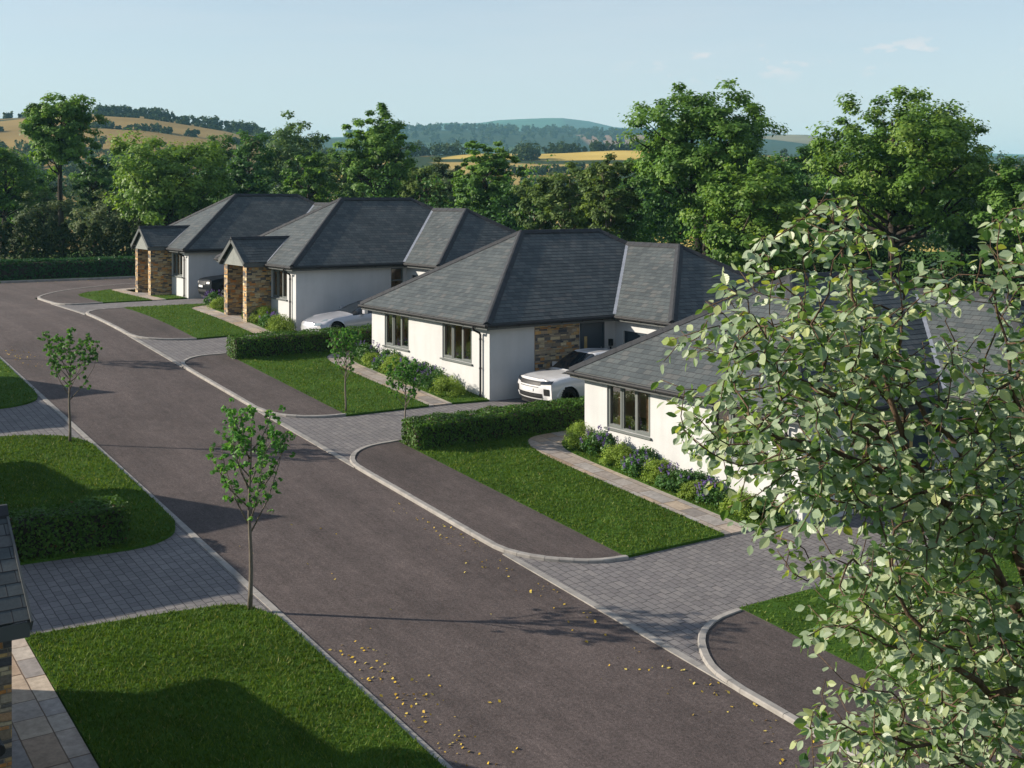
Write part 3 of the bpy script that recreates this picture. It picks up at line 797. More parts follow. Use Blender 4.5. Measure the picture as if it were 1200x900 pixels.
def bungalow(label, loc, rz, porch):
    root = thing('bungalow', label, 'bungalow', loc, rz, 'slate-roofed bungalows along the street')
    BOT = -3.4
    front = lambda u, v, d: (d, u, v)
    south = lambda u, v, d: (u, d, v)
    wingf = lambda u, v, d: (5.15 + d, u, v)
    wings = lambda u, v, d: (u, -2.9 + d, v)
    back = lambda u, v, d: (11.6 - d, u, v)
    north = lambda u, v, d: (u, 8 - d, v)
    T = 0.0
    if porch:
        fh = [(0.88, 2.45, -1.32, -0.13), (5.75, 7.2, -1.32, -0.13)]; sh = [(4.38, 4.98, -1.30, -0.12)]
    else:
        fh = [(5.2, 7.0, -1.31, -0.08), (1.04, 2.9, -1.31, -0.08)]; sh = []
    gh = [(-2.55, -0.4, -2.4, -0.42)]
    W = MB()
    wall_panel(W, front, 0, 8, BOT, T, fh); wall_panel(W, south, 0, 5.15, BOT, T, sh); wall_panel(W, wingf, -2.9, 0, BOT, T, gh, 0.16)
    wall_panel(W, wings, 5.15, 11.6, BOT, T, []); wall_panel(W, back, -2.9, 8, BOT, T, []); wall_panel(W, north, 0, 11.6, BOT, T, [])
    W.build('wall', M['render'], root)
    for i, h in enumerate(fh): window(root, front, *h, flip=(i == 1))
    for h in sh: window(root, south, *h, lights=1, sill=False, curtains=False, room_d=1.6)
    # garage door in the wing
    g = gh[0]; G = MB(lambda u, v, d: wingf(u, v, d))
    G.box(g[0] + 0.002, g[0] + 0.07, g[2], g[3] - 0.07, 0.06, 0.15); G.box(g[1] - 0.07, g[1] - 0.002, g[2], g[3] - 0.07, 0.06, 0.15); G.box(g[0] + 0.002, g[1] - 0.002, g[3] - 0.07, g[3] - 0.002, 0.06, 0.15)
    for k in range(6):
        z0 = g[2] + (g[3] - 0.07 - g[2]) * k / 6; z1 = g[2] + (g[3] - 0.07 - g[2]) * (k + 1) / 6
        G.box(g[0] + 0.073, g[1] - 0.073, z0 + 0.006, z1 - 0.006, 0.10, 0.13)
    G.build('garage_door', M['door'], root)
    if not porch:
        S = MB(south); S.box(1.75, 3.57, BOT, -0.004, -0.035, -0.003); S.build('stone_panel', M['stone'], root)
        door(root, lambda u, v, d: south(u, v, d - 0.06), 3.62, 4.62, -2.3, -0.12)
        Lm = MB(south); Lm.box(4.83, 4.95, -0.95, -0.72, -0.12, -0.003); Lm.tube([(4.89, -0.98, -0.06), (4.89, -1.05, -0.06)], 0.03, 8); Lm.build('wall_lamp', M['gutter'], root, bevel=0.01)
    # roof planes
    m = MB()
    A = (-.3, -.3, EV); B = (4.85, -.3, EV); Cc = (4.85, -3.2, EV); D = (11.9, -3.2, EV); E = (11.9, 8.3, EV); F = (-.3, 8.3, EV)
    Ra = (4.0, 4.0, eave_c(4.3)); Rb = (7.6, 4.0, eave_c(4.3)); V = (8.375, 3.225, eave_c(3.525)); Wp = (8.375, 0.325, eave_c(3.525))
    slope_courses(m, [A, F, Ra], (0, 1, 0)); slope_courses(m, [A, B, V, Rb, Ra], (1, 0, 0)); slope_courses(m, [B, Cc, Wp, V], (0, 1, 0))
    slope_courses(m, [Cc, D, Wp], (1, 0, 0)); slope_courses(m, [D, E, Rb, V, Wp], (0, 1, 0)); slope_courses(m, [E, F, Ra, Rb], (1, 0, 0))
    roof = m.build('roof', M['slate'], root)
    rd = MB()
    for p, q in ((Ra, Rb), (A, Ra), (F, Ra), (E, Rb), (Rb, V), (V, Wp), (Cc, Wp), (D, Wp)): ridge_line(rd, p, q)
    rd.build('ridge_tiles', M['ridge'], roof)
    vl = MB(); d = (Vector(V) - Vector(B)); s_ = Vector((1, -1, 0)).normalized() * 0.06
    b0 = Vector(B) + Vector((0, 0, 0.03)); v0 = Vector(V) + Vector((0, 0, 0.03)) - d * 0.03
    vl.face([b0 - s_, b0 + s_, v0 + s_, v0 - s_])
    if porch:
        p0 = (-1.3, 2.4, 0.17); p1 = (-0.22, 2.4, 0.17); p2 = (1.36, 3.85, 1.14); p3 = (-1.3, 3.85, 1.14)
        mirror = lambda p: (p[0], 7.7 - p[1], p[2])
        pm = MB(); slope_courses(pm, [p0, p1, p2, p3], (1, 0, 0)); slope_courses(pm, [mirror(p) for p in (p0, p1, p2, p3)], (1, 0, 0))
        pr = pm.build('porch_roof', M['slate'], root)
        rr = MB(); ridge_line(rr, p3, (1.7, 3.85, 1.14), 0.12); rr.build('ridge_tiles', M['ridge'], pr)
        for sg in (0, 1):
            q1, q2 = (p1, p2) if sg == 0 else (mirror(p1), mirror(p2))
            a_, b_ = Vector(q1) + Vector((0, 0, 0.035)), Vector(q2) + Vector((0, 0, 0.035)); so_ = Vector((0.05, 0, 0.03))
            pv = MB(); pv.face([a_ - so_, a_ + so_, b_ + so_, b_ - so_]); pv.build('valley_flashing', M['lead'], pr)
        bb = MB()
        for sg in (1, -1):
            e0 = (-1.285, 3.85 - sg * 1.46, 0.10); e1 = (-1.285, 3.85, 1.075); bb.bar(e0, e1, 0.03, 0.16)
            ys = sorted((3.85 - sg * 1.43, 3.85 - sg * 1.455)); bb.box(-1.27, -0.2, ys[0], ys[1], -0.03, 0.15)
        bb.build('bargeboard', M['fascia'], pr)
        gb = MB(); gb.face([(-1.13, 2.47, 0.0), (-1.13, 5.23, 0.0), (-1.13, 3.85, 1.03)]); gb.face([(-1.13, 2.47, 0.0), (-1.13, 5.23, 0.0), (-0.02, 5.23, 0.0), (-0.02, 2.47, 0.0)])
        gb.build('gable_panel', M['cladding'], pr)
        for ya, yb in ((2.55, 2.95), (4.75, 5.15)):
            pw = MB(); pw.box(-1.1, -0.004, ya, yb, BOT, -0.004); pw.build('porch_wall', M['stone'], root)
        door(root, lambda u, v, d: front(u, v, d - 0.09), 3.3, 4.4, -2.42, -0.2)
        stp = MB(); stp.box(-1.0, -0.004, 2.955, 4.745, BOT, -2.44); stp.build('doorstep', M['flag'], root)
    vl.build('valley_flashing', M['lead'], roof)
    # fascia, soffit, gutters and downpipe
    EP = [(-.3, -.3), (4.85, -.3), (4.85, -3.2), (11.9, -3.2), (11.9, 8.3), (-.3, 8.3)]; WP = [(0, 0), (5.15, 0), (5.15, -2.9), (11.6, -2.9), (11.6, 8), (0, 8)]
    fs = MB()
    for i in range(6):
        a, b, c, d_ = EP[i], EP[(i + 1) % 6], WP[(i + 1) % 6], WP[i]
        segs = [(0, 1)]
        if porch and i == 5: segs = [(0, (8.3 - 5.2) / 8.6), ((8.3 - 2.5) / 8.6, 1)]
        for k0, k1 in segs:
            P = lambda p, q, k: (lerp(p[0], q[0], k), lerp(p[1], q[1], k))
            a_, b_ = P(a, b, k0), P(a, b, k1); d2, c2 = P(d_, c, k0), P(d_, c, k1)
            fs.face([(a_[0], a_[1], -0.08), (b_[0], b_[1], -0.08), (b_[0], b_[1], 0.115), (a_[0], a_[1], 0.115)])
            fs.face([(a_[0], a_[1], -0.08), (b_[0], b_[1], -0.08), (c2[0], c2[1], -0.08), (d2[0], d2[1], -0.08)])
    fs.build('fascia', M['fascia'], root)
    gt = MB(); G_ = [(-.355, -.355), (4.905, -.355), (4.905, -3.255), (11.955, -3.255), (11.955, 8.355), (-.355, 8.355)]
    G_[1] = (4.795, -.355); G_[2] = (4.795, -3.255)
    for i in range(6):
        a, b = G_[i], G_[(i + 1) % 6]
        segs = [(a, b)]
        if porch and i == 5: segs = [(a, (-.355, 5.32)), ((-.355, 2.38), b)]
        for p, q in segs: gt.tube([(p[0], p[1], 0.05), (q[0], q[1], 0.05)], 0.055, 10)
        if rz == 0.0 or True:
            dv = Vector((b[0] - a[0], b[1] - a[1])); L = dv.length; dv.normalize()
            for k in range(int(L / 0.85)):
                s = 0.4 + k * 0.85
                if porch and i == 5 and 3.0 < s < 6.0: continue
                p = Vector(a) + dv * s
                gt.tube([(p.x - dv.x * .02, p.y - dv.y * .02, 0.045), (p.x + dv.x * .02, p.y + dv.y * .02, 0.045)], 0.064, 8)
    gt.build('gutter', M['gutter'], root)
    dp = MB()
    dp.tube([(-.355, 0.42, 0.02), (-.355, 0.42, -0.07), (-.33, 0.42, -0.13), (-.11, 0.42, -0.24), (-.075, 0.42, -0.30), (-.075, 0.42, -0.4), (-.075, 0.42, -2.75)], 0.036, 10)
    for z in (-0.42, -1.35, -2.2): dp.tube([(-.075, 0.42, z), (-.075, 0.42, z - 0.05)], 0.047, 10)
    dp.build('downpipe', M['gutter'], root)
    return root

def picture(loc_house, b, label):
    p = MB(); x, y, z = loc_house[0] + 0.86, loc_house[1] + b, loc_house[2] - 1.19
    p.box(x, x + 0.02, y, y + 0.34, z, z + 0.46, 0); p.box(x - 0.004, x - 0.001, y + 0.03, y + 0.31, z + 0.03, z + 0.43, 1); p.box(x - 0.008, x - 0.005, y + 0.1, y + 0.22, z + 0.14, z + 0.3, 2)
    o = p.build('picture_frame', [M['sideboard'], M['paper'], M['curtain']]); tag(o, label, 'picture')

H4 = (20.4, 18.2, 3.78); H3 = (20.4, 31.1, 4.70); H2 = (19.7, 44.4, 5.89); H1 = (19.75, 57.55, 6.10)
bungalow('white rendered bungalow half hidden behind the big leafy tree at the right', H4, 0, False)
bungalow('white rendered bungalow with two grey street windows and the white car at its side', H3, 0, False)
bungalow('porched bungalow with the silver sports car parked along its blank white side wall', H2, 0, True)
bungalow('farthest porched bungalow at the head of the street, black car parked against its side', H1, 0, True)
bungalow('bungalow cut by the left picture edge, only its slate porch corner and stone pier showing', (1.85, 19.95, 3.62), PI, True)
bungalow('first bungalow beyond the left picture edge, seen only by its shadow on the lawn', (1.85, 32.85, 4.58), PI, True)
bungalow('second bungalow beyond the left picture edge, seen only by its shadow on the road', (1.85, 45.75, 5.55), PI, True)
picture(H4, 5.55, 'white framed picture leaning on the sideboard, larger and nearer the window middle')
picture(H4, 5.15, 'white framed picture at the right end of the sideboard, mostly hidden by the window edge')

# ------------------------------------------------------------------ foliage builders
def unit(v): return v / np.maximum(1e-9, np.linalg.norm(v, axis=-1, keepdims=True))

def leaf_verts(c, nrm, size, aspect=0.55, rs=nrs):
    """rhombic leaves at c facing nrm"""
    n = len(c)
    nrm = unit(nrm)
    r = rs.normal(size=(n, 3)); tg = unit(r - nrm * np.sum(r * nrm, 1, keepdims=True)); bt = np.cross(nrm, tg)
    sz = (np.ones(n) * size)[:, None] if np.isscalar(size) else np.asarray(size)[:, None]
    a = c - tg * sz * 0.5; b = c + tg * sz * 0.5
    m1 = c + bt * sz * aspect * 0.5 + nrm * sz * 0.06 - tg * sz * 0.06; m2 = c - bt * sz * aspect * 0.5 + nrm * sz * 0.06 - tg * sz * 0.06
    return np.stack([a, m1, b, m2], 1).reshape(-1, 3)

def sph(n, rs=nrs): return unit(rs.normal(size=(n, 3)))

def clump_leaves(cc, rad, per, size, flat=0.65, up=0.5, rs=nrs, shell=0.55, outer=None):
    """leaves spread through clumps (cc: centres, rad: radii)"""
    k = len(cc)
    idx = np.repeat(np.arange(k), per)
    d = sph(len(idx), rs); rr = (shell + (1 - shell) * rs.uniform(0, 1, len(idx))) * rs.uniform(0.55, 1.08, len(idx))
    off = d * rr[:, None] * rad[idx][:, None]; off[:, 2] *= flat
    c = cc[idx] + off
    nrm = d * 0.7 + np.array([0, 0, up]) + rs.normal(size=d.shape) * 0.55
    if outer is not None: nrm = nrm + unit(outer)[idx] * 0.75
    sz = size * rs.uniform(0.7, 1.3, len(idx))
    return leaf_verts(c, nrm, sz, 0.6, rs), idx

def hedge(label, x0, x1, y0, y1, h, mat, dens=1000, size=0.068, zoff=0.03, name='hedge', wob=0.05, seed=3):
    rs = np.random.RandomState(seed)
    root = thing(name, label, 'hedge', ((x0 + x1) / 2, (y0 + y1) / 2, road_z((y0 + y1) / 2)))
    ox, oy, oz = root.location
    C_ = []; N_ = []
    W, Dp = x1 - x0, y1 - y0
    for face, area in (('t', W * Dp), ('s', W * h), ('n', W * h), ('w', Dp * h), ('e', Dp * h)):
        n = int(area * dens); u = rs.uniform(0, 1, n); v = rs.uniform(0, 1, n)
        if face == 't': p = np.stack([x0 + u * W, y0 + v * Dp, np.full(n, h)], 1); nn = (0, 0, 1)
        elif face in 'sn': p = np.stack([x0 + u * W, np.full(n, y0 if face == 's' else y1), v * h], 1); nn = (0, -1 if face == 's' else 1, 0)
        else: p = np.stack([np.full(n, x0 if face == 'w' else x1), y0 + u * Dp, v * h], 1); nn = (-1 if face == 'w' else 1, 0, 0)
        nn = np.array(nn, float)
        b = wob * (np.sin(p[:, 0] * 3.1 + p[:, 1] * 2.3) + np.sin(p[:, 0] * 7.3 - p[:, 1] * 5.1 + p[:, 2] * 6.0)) * 0.5
        p = p + nn * (b + rs.normal(0, 0.022, n) - 0.02)[:, None]
        C_.append(p); N_.append(nn + rs.normal(size=(n, 3)) * 0.6 + np.array([0, 0, 0.3]))
    # round the corners of the clipped block a little
    c = np.concatenate(C_); nn = np.concatenate(N_)
    mid = np.array([(x0 + x1) / 2, (y0 + y1) / 2, h * 0.5]); hw = np.array([W / 2, Dp / 2, h / 2])
    q = np.abs((c - mid) / hw); e = np.sort(q, axis=1)
    k = np.clip((e[:, 1] - 0.85) / 0.15, 0, 1) ** 2 * 0.05
    c = c - np.sign(c - mid) * k[:, None] * np.minimum(1.0, hw)
    c[:, 2] = np.maximum(c[:, 2], 0.0) + np.interp(c[:, 1], ZS, ZV) + zoff - oz
    c[:, 0] -= ox; c[:, 1] -= oy
    r = np.clip(0.45 + rs.normal(0, 0.2, len(c)), 0, 0.92); r[rs.uniform(size=len(c)) > 0.985] = 1.0
    array_mesh('foliage', leaf_verts(c, nn, size * rs.uniform(0.7, 1.25, len(c)), 0.62, rs), 4, mat, root, r)
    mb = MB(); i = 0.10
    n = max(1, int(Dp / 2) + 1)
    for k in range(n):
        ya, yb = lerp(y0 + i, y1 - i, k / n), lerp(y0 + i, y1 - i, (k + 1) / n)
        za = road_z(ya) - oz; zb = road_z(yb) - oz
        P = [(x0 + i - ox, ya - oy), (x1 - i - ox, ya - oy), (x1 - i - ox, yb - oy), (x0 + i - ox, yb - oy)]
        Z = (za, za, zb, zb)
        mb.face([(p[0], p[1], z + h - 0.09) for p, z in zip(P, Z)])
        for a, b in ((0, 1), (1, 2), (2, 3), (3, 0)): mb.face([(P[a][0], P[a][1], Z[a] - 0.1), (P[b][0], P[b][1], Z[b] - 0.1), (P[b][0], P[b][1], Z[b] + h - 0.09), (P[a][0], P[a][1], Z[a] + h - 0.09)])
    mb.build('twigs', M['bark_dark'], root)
    return root

hedge('clipped green hedge between the nearest lawn and the white car driveway', 15.45, 24.2, 27.05, 27.95, 0.70, M['hedge'], seed=4)
hedge('clipped green hedge in front of the silver sports car, ending at the white corner wall', 15.4, 24.2, 39.95, 40.8, 0.76, M['hedge'], 750, 0.07, seed=5)
hedge('clipped hedge in shade beside the block driveway at lower left', 2.5, 6.95, 23.75, 24.55, 0.80, M['hedge'], seed=6)
hedge('clipped hedge cut by the left picture edge beside the upper left driveway', 2.5, 6.75, 36.3, 37.1, 0.76, M['hedge'], 500, 0.08, seed=7)
hedge('long low hedge behind the far kerb at the head of the street', -22, 34, 75.6, 77.0, 1.15, M['far_hedge'], 130, 0.17, 0.1, wob=0.03, seed=8)

# ------------------------------------------------------------------ bed shrubs
def shrub(kind, x, y, r, h, label, seed):
    rs = np.random.RandomState(seed)
    z = road_z(y) + LZ - 0.01
    o = thing('shrub', label, 'shrub', (x, y, z), 0, 'shrubs in the front beds')
    r *= 1.12; h *= {'lime': 0.98, 'green': 0.80, 'purple': 0.90}[kind]
    n = {'lime': 46, 'green': 34, 'purple': 34}[kind]
    d = sph(n, rs); d[:, 2] = np.abs(d[:, 2])
    cc = d * np.array([r, r, h * 0.85]) * rs.uniform(0.62, 0.80, n)[:, None] + np.array([0, 0, h * 0.10])
    rad = rs.uniform(0.22, 0.34, n) * r / 0.8
    if kind == 'lime': v, idx = clump_leaves(cc, rad, 95, 0.045, 0.85, 0.8, rs); m = M['lime']
    elif kind == 'green': v, idx = clump_leaves(cc, rad, 44, 0.075, 0.8, 0.6, rs); m = M['shrub']
    else: v, idx = clump_leaves(cc, rad, 50, 0.075, 0.9, 0.5, rs); m = M['shrub']
    crn = rs.uniform(0, 0.6, n)
    array_mesh('foliage', v, 4, m, o, np.clip(crn[idx] + rs.uniform(0, 0.4, len(idx)), 0, 1))
    if kind == 'purple':
        k = 17; C_ = []
        for i in range(k):
            dd = sph(1, rs)[0]; dd[2] = abs(dd[2]) * 0.8 + 0.25
            p = dd * np.array([r, r, h * 0.85]) * 0.86 + np.array([0, 0, h * 0.14])
            q = p + np.array([dd[0] * 0.06, dd[1] * 0.06, 0.11])
            t_ = rs.uniform(0, 1, 16)[:, None]
            c = p + (q - p) * t_ + rs.normal(0, 0.016, (16, 3))
            array_mesh('flower_spike', leaf_verts(c, rs.normal(size=c.shape), 0.042, 0.8, rs), 4, M['purple'], o, rs.uniform(0, 1, len(c)))
    return o

def on_line(px, t):
    """where the bearing px meets the line x = t of the street plan"""
    dx = (px - 600) / FPX; D = t / (RGT[0] * dx + FWD[0])
    return t, (RGT[1] * dx + FWD[1]) * D

SH = [  # kind, bearing, line, radius, height, label
    ('purple', 430, 19.75, .52, .75, 'purple-flowered shrub at the hedge end of the two-window bungalow bed'),
    ('lime', 437, 19.45, .42, .55, 'small lime shrub between two purple ones under the left window of the two-window bungalow'),
    ('green', 456, 20.05, .46, .80, 'dark leafy green shrub close under the left window of the two-window bungalow'),
    ('purple', 451, 19.5, .42, .62, 'purple-flowered shrub in front of the dark leafy one, two-window bungalow bed'),
    ('lime', 466, 19.6, .58, .80, 'lime shrub at the middle of the two-window bungalow bed'),
    ('purple', 480, 19.55, .55, .85, 'tall purple-flowered shrub seen just above the smallest young tree'),
    ('green', 496, 20.05, .50, .80, 'green shrub against the white wall between the two windows'),
    ('purple', 507, 19.65, .60, .78, 'purple-flowered shrub below the right window of the two-window bungalow'),
    ('lime', 524, 19.6, .56, .72, 'rounded lime shrub at the driveway end of the two-window bungalow bed'),
    ('lime', 681, 19.75, .50, .78, 'rounded lime shrub at the white corner beside the curve of the sandstone path'),
    ('purple', 703, 19.75, .50, .78, 'purple-flowered shrub just left of the nearest bungalow window sill'),
    ('lime', 725, 19.6, .46, .66, 'lime shrub under the left half of the nearest bungalow window'),
    ('green', 752, 20.05, .42, .70, 'leafy green shrub under the right half of the nearest bungalow window'),
    ('purple', 748, 19.5, .42, .64, 'purple-flowered shrub by the path below the nearest bungalow window'),
    ('lime', 772, 19.6, .46, .66, 'lime shrub right of the nearest bungalow window, between two purple ones'),
    ('purple', 792, 19.5, .46, .70, 'purple-flowered shrub just left of the foreground tree leaves'),
    ('green', 815, 19.9, .46, .72, 'green shrub half behind the foreground leaves by the nearest white wall'),
    ('lime', 814, 19.45, .36, .48, 'low lime shrub beside the path at the edge of the foreground leaves'),
    ('purple', 838, 19.55, .46, .68, 'purple-flowered shrub glimpsed through the foreground leaves'),
    ('lime', 868, 19.65, .46, .62, 'lime shrub glimpsed through leaves near the wide block driveway'),
    ('green', 893, 19.9, .44, .70, 'dark shrub at the white wall corner beside the wide block driveway'),
    ('purple', 297, 19.2, .50, .80, 'purple-flowered shrub against the stone porch side by the silver car'),
    ('lime', 309, 19.25, .60, .85, 'lime shrub under the window between stone porch and silver car'),
    ('purple', 315, 19.1, .42, .66, 'purple-flowered shrub in front of the lime ones near the silver car'),
    ('lime', 329, 19.2, .62, .75, 'lime shrub at the white corner by the silver car'),
    ('purple', 251, 19.25, .48, .85, 'dark purple-flowered shrub left of the middle stone porch'),
    ('lime', 257, 19.05, .46, .60, 'lime shrub at the foot of the middle stone porch, left side'),
]
for i, (k, px, t, r, h, lb) in enumerate(SH):
    x, y = on_line(px, t); shrub(k, x, y, r, h, lb, 100 + i)

# ------------------------------------------------------------------ trees
def tree(label, px, depth, top, half_w, bottom, trunk_to, mat, bark, seed, n=70, per=110, leaf=0.24, clump=0.15, flat=0.6, ground=None,
         trunk_r=0.22, lean=0.0, lobes=0.25, name='broadleaf_tree', cat='tree', stems=1, group='trees behind the houses'):
    """px: bearing of the crown middle; top / bottom: heights of the crown as picture rows at that depth"""
    rs = np.random.RandomState(seed)
    x, y = plan(px, depth)
    gz = ground_far(x, y) if ground is None else ground
    o = thing(name, label, cat, (x, y, gz - 0.1), rs.uniform(0, 6), group)
    o.rotation_euler.z = 0
    half_w *= 1.08
    zt = EYE - (top - 232.0) / FPX * depth - gz; zb = EYE - (bottom - 232.0) / FPX * depth - gz
    R = half_w / FPX * depth
    cz = (zt + zb) / 2; rz_ = (zt - zb) / 2
    n = int(n * 1.9); per = int(per * 0.95); clump *= 1.08; leaf *= 1.06
    d = sph(n, rs)
    ph = rs.uniform(0, 6, 6)
    az = np.arctan2(d[:, 1], d[:, 0]); el = d[:, 2]
    lob = 1 - lobes * 0.5 + lobes * (np.sin(3 * az + ph[0] + 2 * el) * 0.5 + np.sin(5 * az + ph[1] - 3 * el) * 0.35 + np.sin(2 * az + ph[2] + 6 * el) * 0.4)
    lob = np.clip(lob, 0.68, 1.03)
    rr = rs.uniform(0.1, 1.0, n) ** 0.40
    cr = clump * max(R, rz_ * 0.8)
    cc = d * rr[:, None] * lob[:, None] * np.array([R - cr * 0.6, R - cr * 0.6, rz_ - cr * 0.35]) + np.array([0, 0, cz])
    rad = cr * rs.uniform(0.7, 1.35, n)
    v, idx = clump_leaves(cc, rad, per, leaf, flat, 0.6, rs, 0.45, (cc - np.array([0, 0, cz - rz_ * 0.5])) / np.array([R, R, rz_]))
    crn = rs.uniform(0, 0.65, n)
    array_mesh('crown', v, 4, mat, o, np.clip(crn[idx] + rs.uniform(0, 0.35, len(idx)), 0, 1))
    tb = MB()
    zk = trunk_to * (zt)
    heads = []
    for s in range(stems):
        a = rs.uniform(0, 6.28) if stems > 1 else 0
        dx, dy = (math.cos(a) * R * 0.25, math.sin(a) * R * 0.25) if stems > 1 else (0, 0)
        pts = []; rd_ = []
        zz = zt - rz_ * 0.5
        for i in range(9):
            k = i / 8
            pts.append((dx * k + lean * k * R + math.sin(k * 5 + seed) * 0.12 * R * 0.3, dy * k + math.cos(k * 4 + seed) * 0.1 * R * 0.3, zz * k)); rd_.append(trunk_r * (1.25 if i == 0 else 1) * (1 - 0.86 * k))
        tb.tube(pts, rd_, 8); heads.append((pts, rd_))
    order = np.argsort(-rad)
    for i in order[:min(n, 60)]:
        c = cc[i]; pts, rd_ = heads[int(i) % stems]
        hz = min(max(c[2] - np.hypot(c[0], c[1]) * 0.75, trunk_to * zt), zz * 0.95)
        k = hz / zz; j = min(int(k * 8), 7); f = k * 8 - j
        st = Vector(pts[j]).lerp(Vector(pts[j + 1]), f); r0 = lerp(rd_[j], rd_[j + 1], f) * 0.55
        en = Vector(c); L = (en - st).length
        mid = st.lerp(en, 0.45) + Vector((rs.normal(0, 0.07) * L, rs.normal(0, 0.07) * L, -0.04 * L + rs.normal(0, 0.05) * L)); m2 = st.lerp(en, 0.75) + Vector((rs.normal(0, 0.05) * L, rs.normal(0, 0.05) * L, rs.normal(0.03, 0.04) * L))
        tb.tube([st, mid, m2, en], [r0, r0 * 0.7, r0 * 0.45, 0.015], 5, 0, False)
    tb.build('trunk', bark, o, sm=True)
    return o

B_ = M['bark']; BD = M['bark_dark']
tree('tall open-crowned tree with a forked dark trunk, highest at the left', 72, 92, 94, 50, 205, 0.42, M['tree_a'], BD, 21, 95, 110, 0.24, 0.16, trunk_r=0.30, lobes=0.18)
tree('low drooping dark tree beside the tall forked one', 112, 96, 172, 34, 250, 0.3, M['tree_c'], BD, 22, 34, 100, 0.24, 0.18)
tree('dark green tree cut by the left picture edge', 5, 95, 158, 50, 262, 0.35, M['tree_a'], BD, 23, 60, 110, 0.25, 0.17)
tree('broad bright green tree behind the farthest bungalow', 195, 86, 140, 82, 280, 0.22, M['tree_b'], B_, 24, 110, 125, 0.25, 0.15, flat=0.62, lobes=0.3)
tree('dark round-topped tree right of the broad bright one', 292, 98, 138, 34, 262, 0.25, M['tree_c'], BD, 25, 55, 115, 0.25, 0.17)
tree('pale feathery tree standing farther back behind the dark ones', 345, 125, 128, 50, 255, 0.3, M['tree_e'], B_, 26, 70, 100, 0.32, 0.17, lobes=0.2)
tree('smaller mid-green tree in front of the pale feathery one', 362, 92, 172, 36, 258, 0.25, M['tree_a'], B_, 27, 46, 110, 0.24, 0.17)
tree('tall narrow-waisted tree with a pale trunk behind the second roof', 441, 90, 112, 50, 245, 0.22, M['tree_a'], B_, 28, 90, 115, 0.25, 0.16, lobes=0.22, trunk_r=0.28)
tree('dull low tree between the tall pale-trunked one and the cone-topped one', 492, 95, 182, 38, 262, 0.2, M['tree_d'], B_, 29, 46, 105, 0.24, 0.17)
tree('cone-topped layered tree standing alone before the golden field', 569, 82, 152, 46, 268, 0.2, M['tree_a'], BD, 30, 90, 110, 0.22, 0.14, flat=0.42, lobes=0.25, trunk_r=0.22)
tree('olive tree left of the thin white trunks behind the third roof', 628, 76, 195, 34, 285, 0.15, M['tree_d'], M['bark_pale'], 31, 50, 115, 0.2, 0.17)
tree('broad olive tree with thin white trunks', 668, 70, 182, 52, 285, 0.15, M['tree_d'], M['bark_pale'], 32, 70, 125, 0.2, 0.15, stems=3, trunk_r=0.10)
tree('small leafy green tree left of the great oak, catching light', 716, 66, 168, 40, 290, 0.2, M['tree_d'], M['bark_pale'], 33, 60, 120, 0.19, 0.16, stems=2, trunk_r=0.11)
tree('great rounded oak behind the third bungalow, tallest of all', 822, 64, 87, 104, 262, 0.3, M['tree_a'], BD, 34, 150, 135, 0.21, 0.13, lobes=0.22, trunk_r=0.34, stems=2)
tree('low bright tree in front of the great oak', 882, 56, 178, 76, 330, 0.12, M['tree_b'], B_, 35, 110, 120, 0.19, 0.15, lobes=0.3)
tree('second great oak with a flat leaning crown at the right', 1058, 58, 90, 112, 275, 0.3, M['tree_b'], BD, 36, 150, 135, 0.20, 0.13, lobes=0.25, trunk_r=0.34, stems=2)
tree('dark tree between the two great oaks', 945, 78, 150, 55, 290, 0.25, M['tree_c'], BD, 37, 60, 110, 0.24, 0.17)
tree('dark blue-green tree just right of the flat-crowned oak', 1128, 74, 165, 46, 300, 0.25, M['tree_c'], BD, 38, 60, 110, 0.24, 0.17)
tree('green tree cut by the right picture edge', 1215, 54, 160, 75, 320, 0.2, M['tree_a'], B_, 39, 90, 120, 0.2, 0.16)
tree('grey-green bushy tree under the tall forked one', 128, 90, 214, 46, 296, 0.1, M['grey_bush'], BD, 40, 46, 100, 0.2, 0.2)
tree('grey-green bushy tree at the far left behind the dark hedge row', 55, 93, 212, 42, 300, 0.1, M['grey_bush'], BD, 41, 44, 100, 0.2, 0.2)

for px_, dp_, tp_, hw_, bt_, mt_, lb_ in (
        (258, 104, 150, 34, 258, 'tree_c', 'dark tree filling in between the broad bright one and the round-topped one'),
        (402, 108, 158, 40, 252, 'tree_e', 'pale far tree just left of the tall narrow-waisted one'),
        (468, 110, 170, 34, 255, 'tree_a', 'mid-green far tree right of the tall narrow-waisted one'),
        (520, 100, 178, 28, 262, 'grey_bush', 'greyish tree close left of the cone-topped one'),
        (602, 92, 206, 34, 275, 'tree_c', 'dark low tree close right of the cone-topped one'),
        (690, 82, 186, 40, 285, 'tree_d', 'olive far tree behind the thin white trunks'),
        (752, 76, 176, 46, 290, 'tree_c', 'dark tree at the left foot of the great oak'),
        (905, 70, 168, 50, 300, 'tree_a', 'mid-green tree right of the great oak, behind the low bright one'),
        (1000, 68, 190, 56, 310, 'tree_c', 'dark low tree under the flat-crowned oak, left side'),
        (1150, 64, 195, 56, 320, 'tree_a', 'mid-green tree low at the right behind the foreground leaves'),
        (150, 104, 190, 40, 275, 'tree_c', 'dark tree behind the broad bright one, left side'),
        (792, 80, 214, 44, 285, 'tree_c', 'low dark tree behind the trunks of the great oak'),
        (30, 104, 182, 46, 275, 'tree_c', 'dark tree far left behind the grey-green bushes')):
    tree(lb_, px_, dp_, tp_, hw_, bt_, 0.15, M[mt_], BD, int(px_) + 500, 50, 110, 0.24, 0.18)

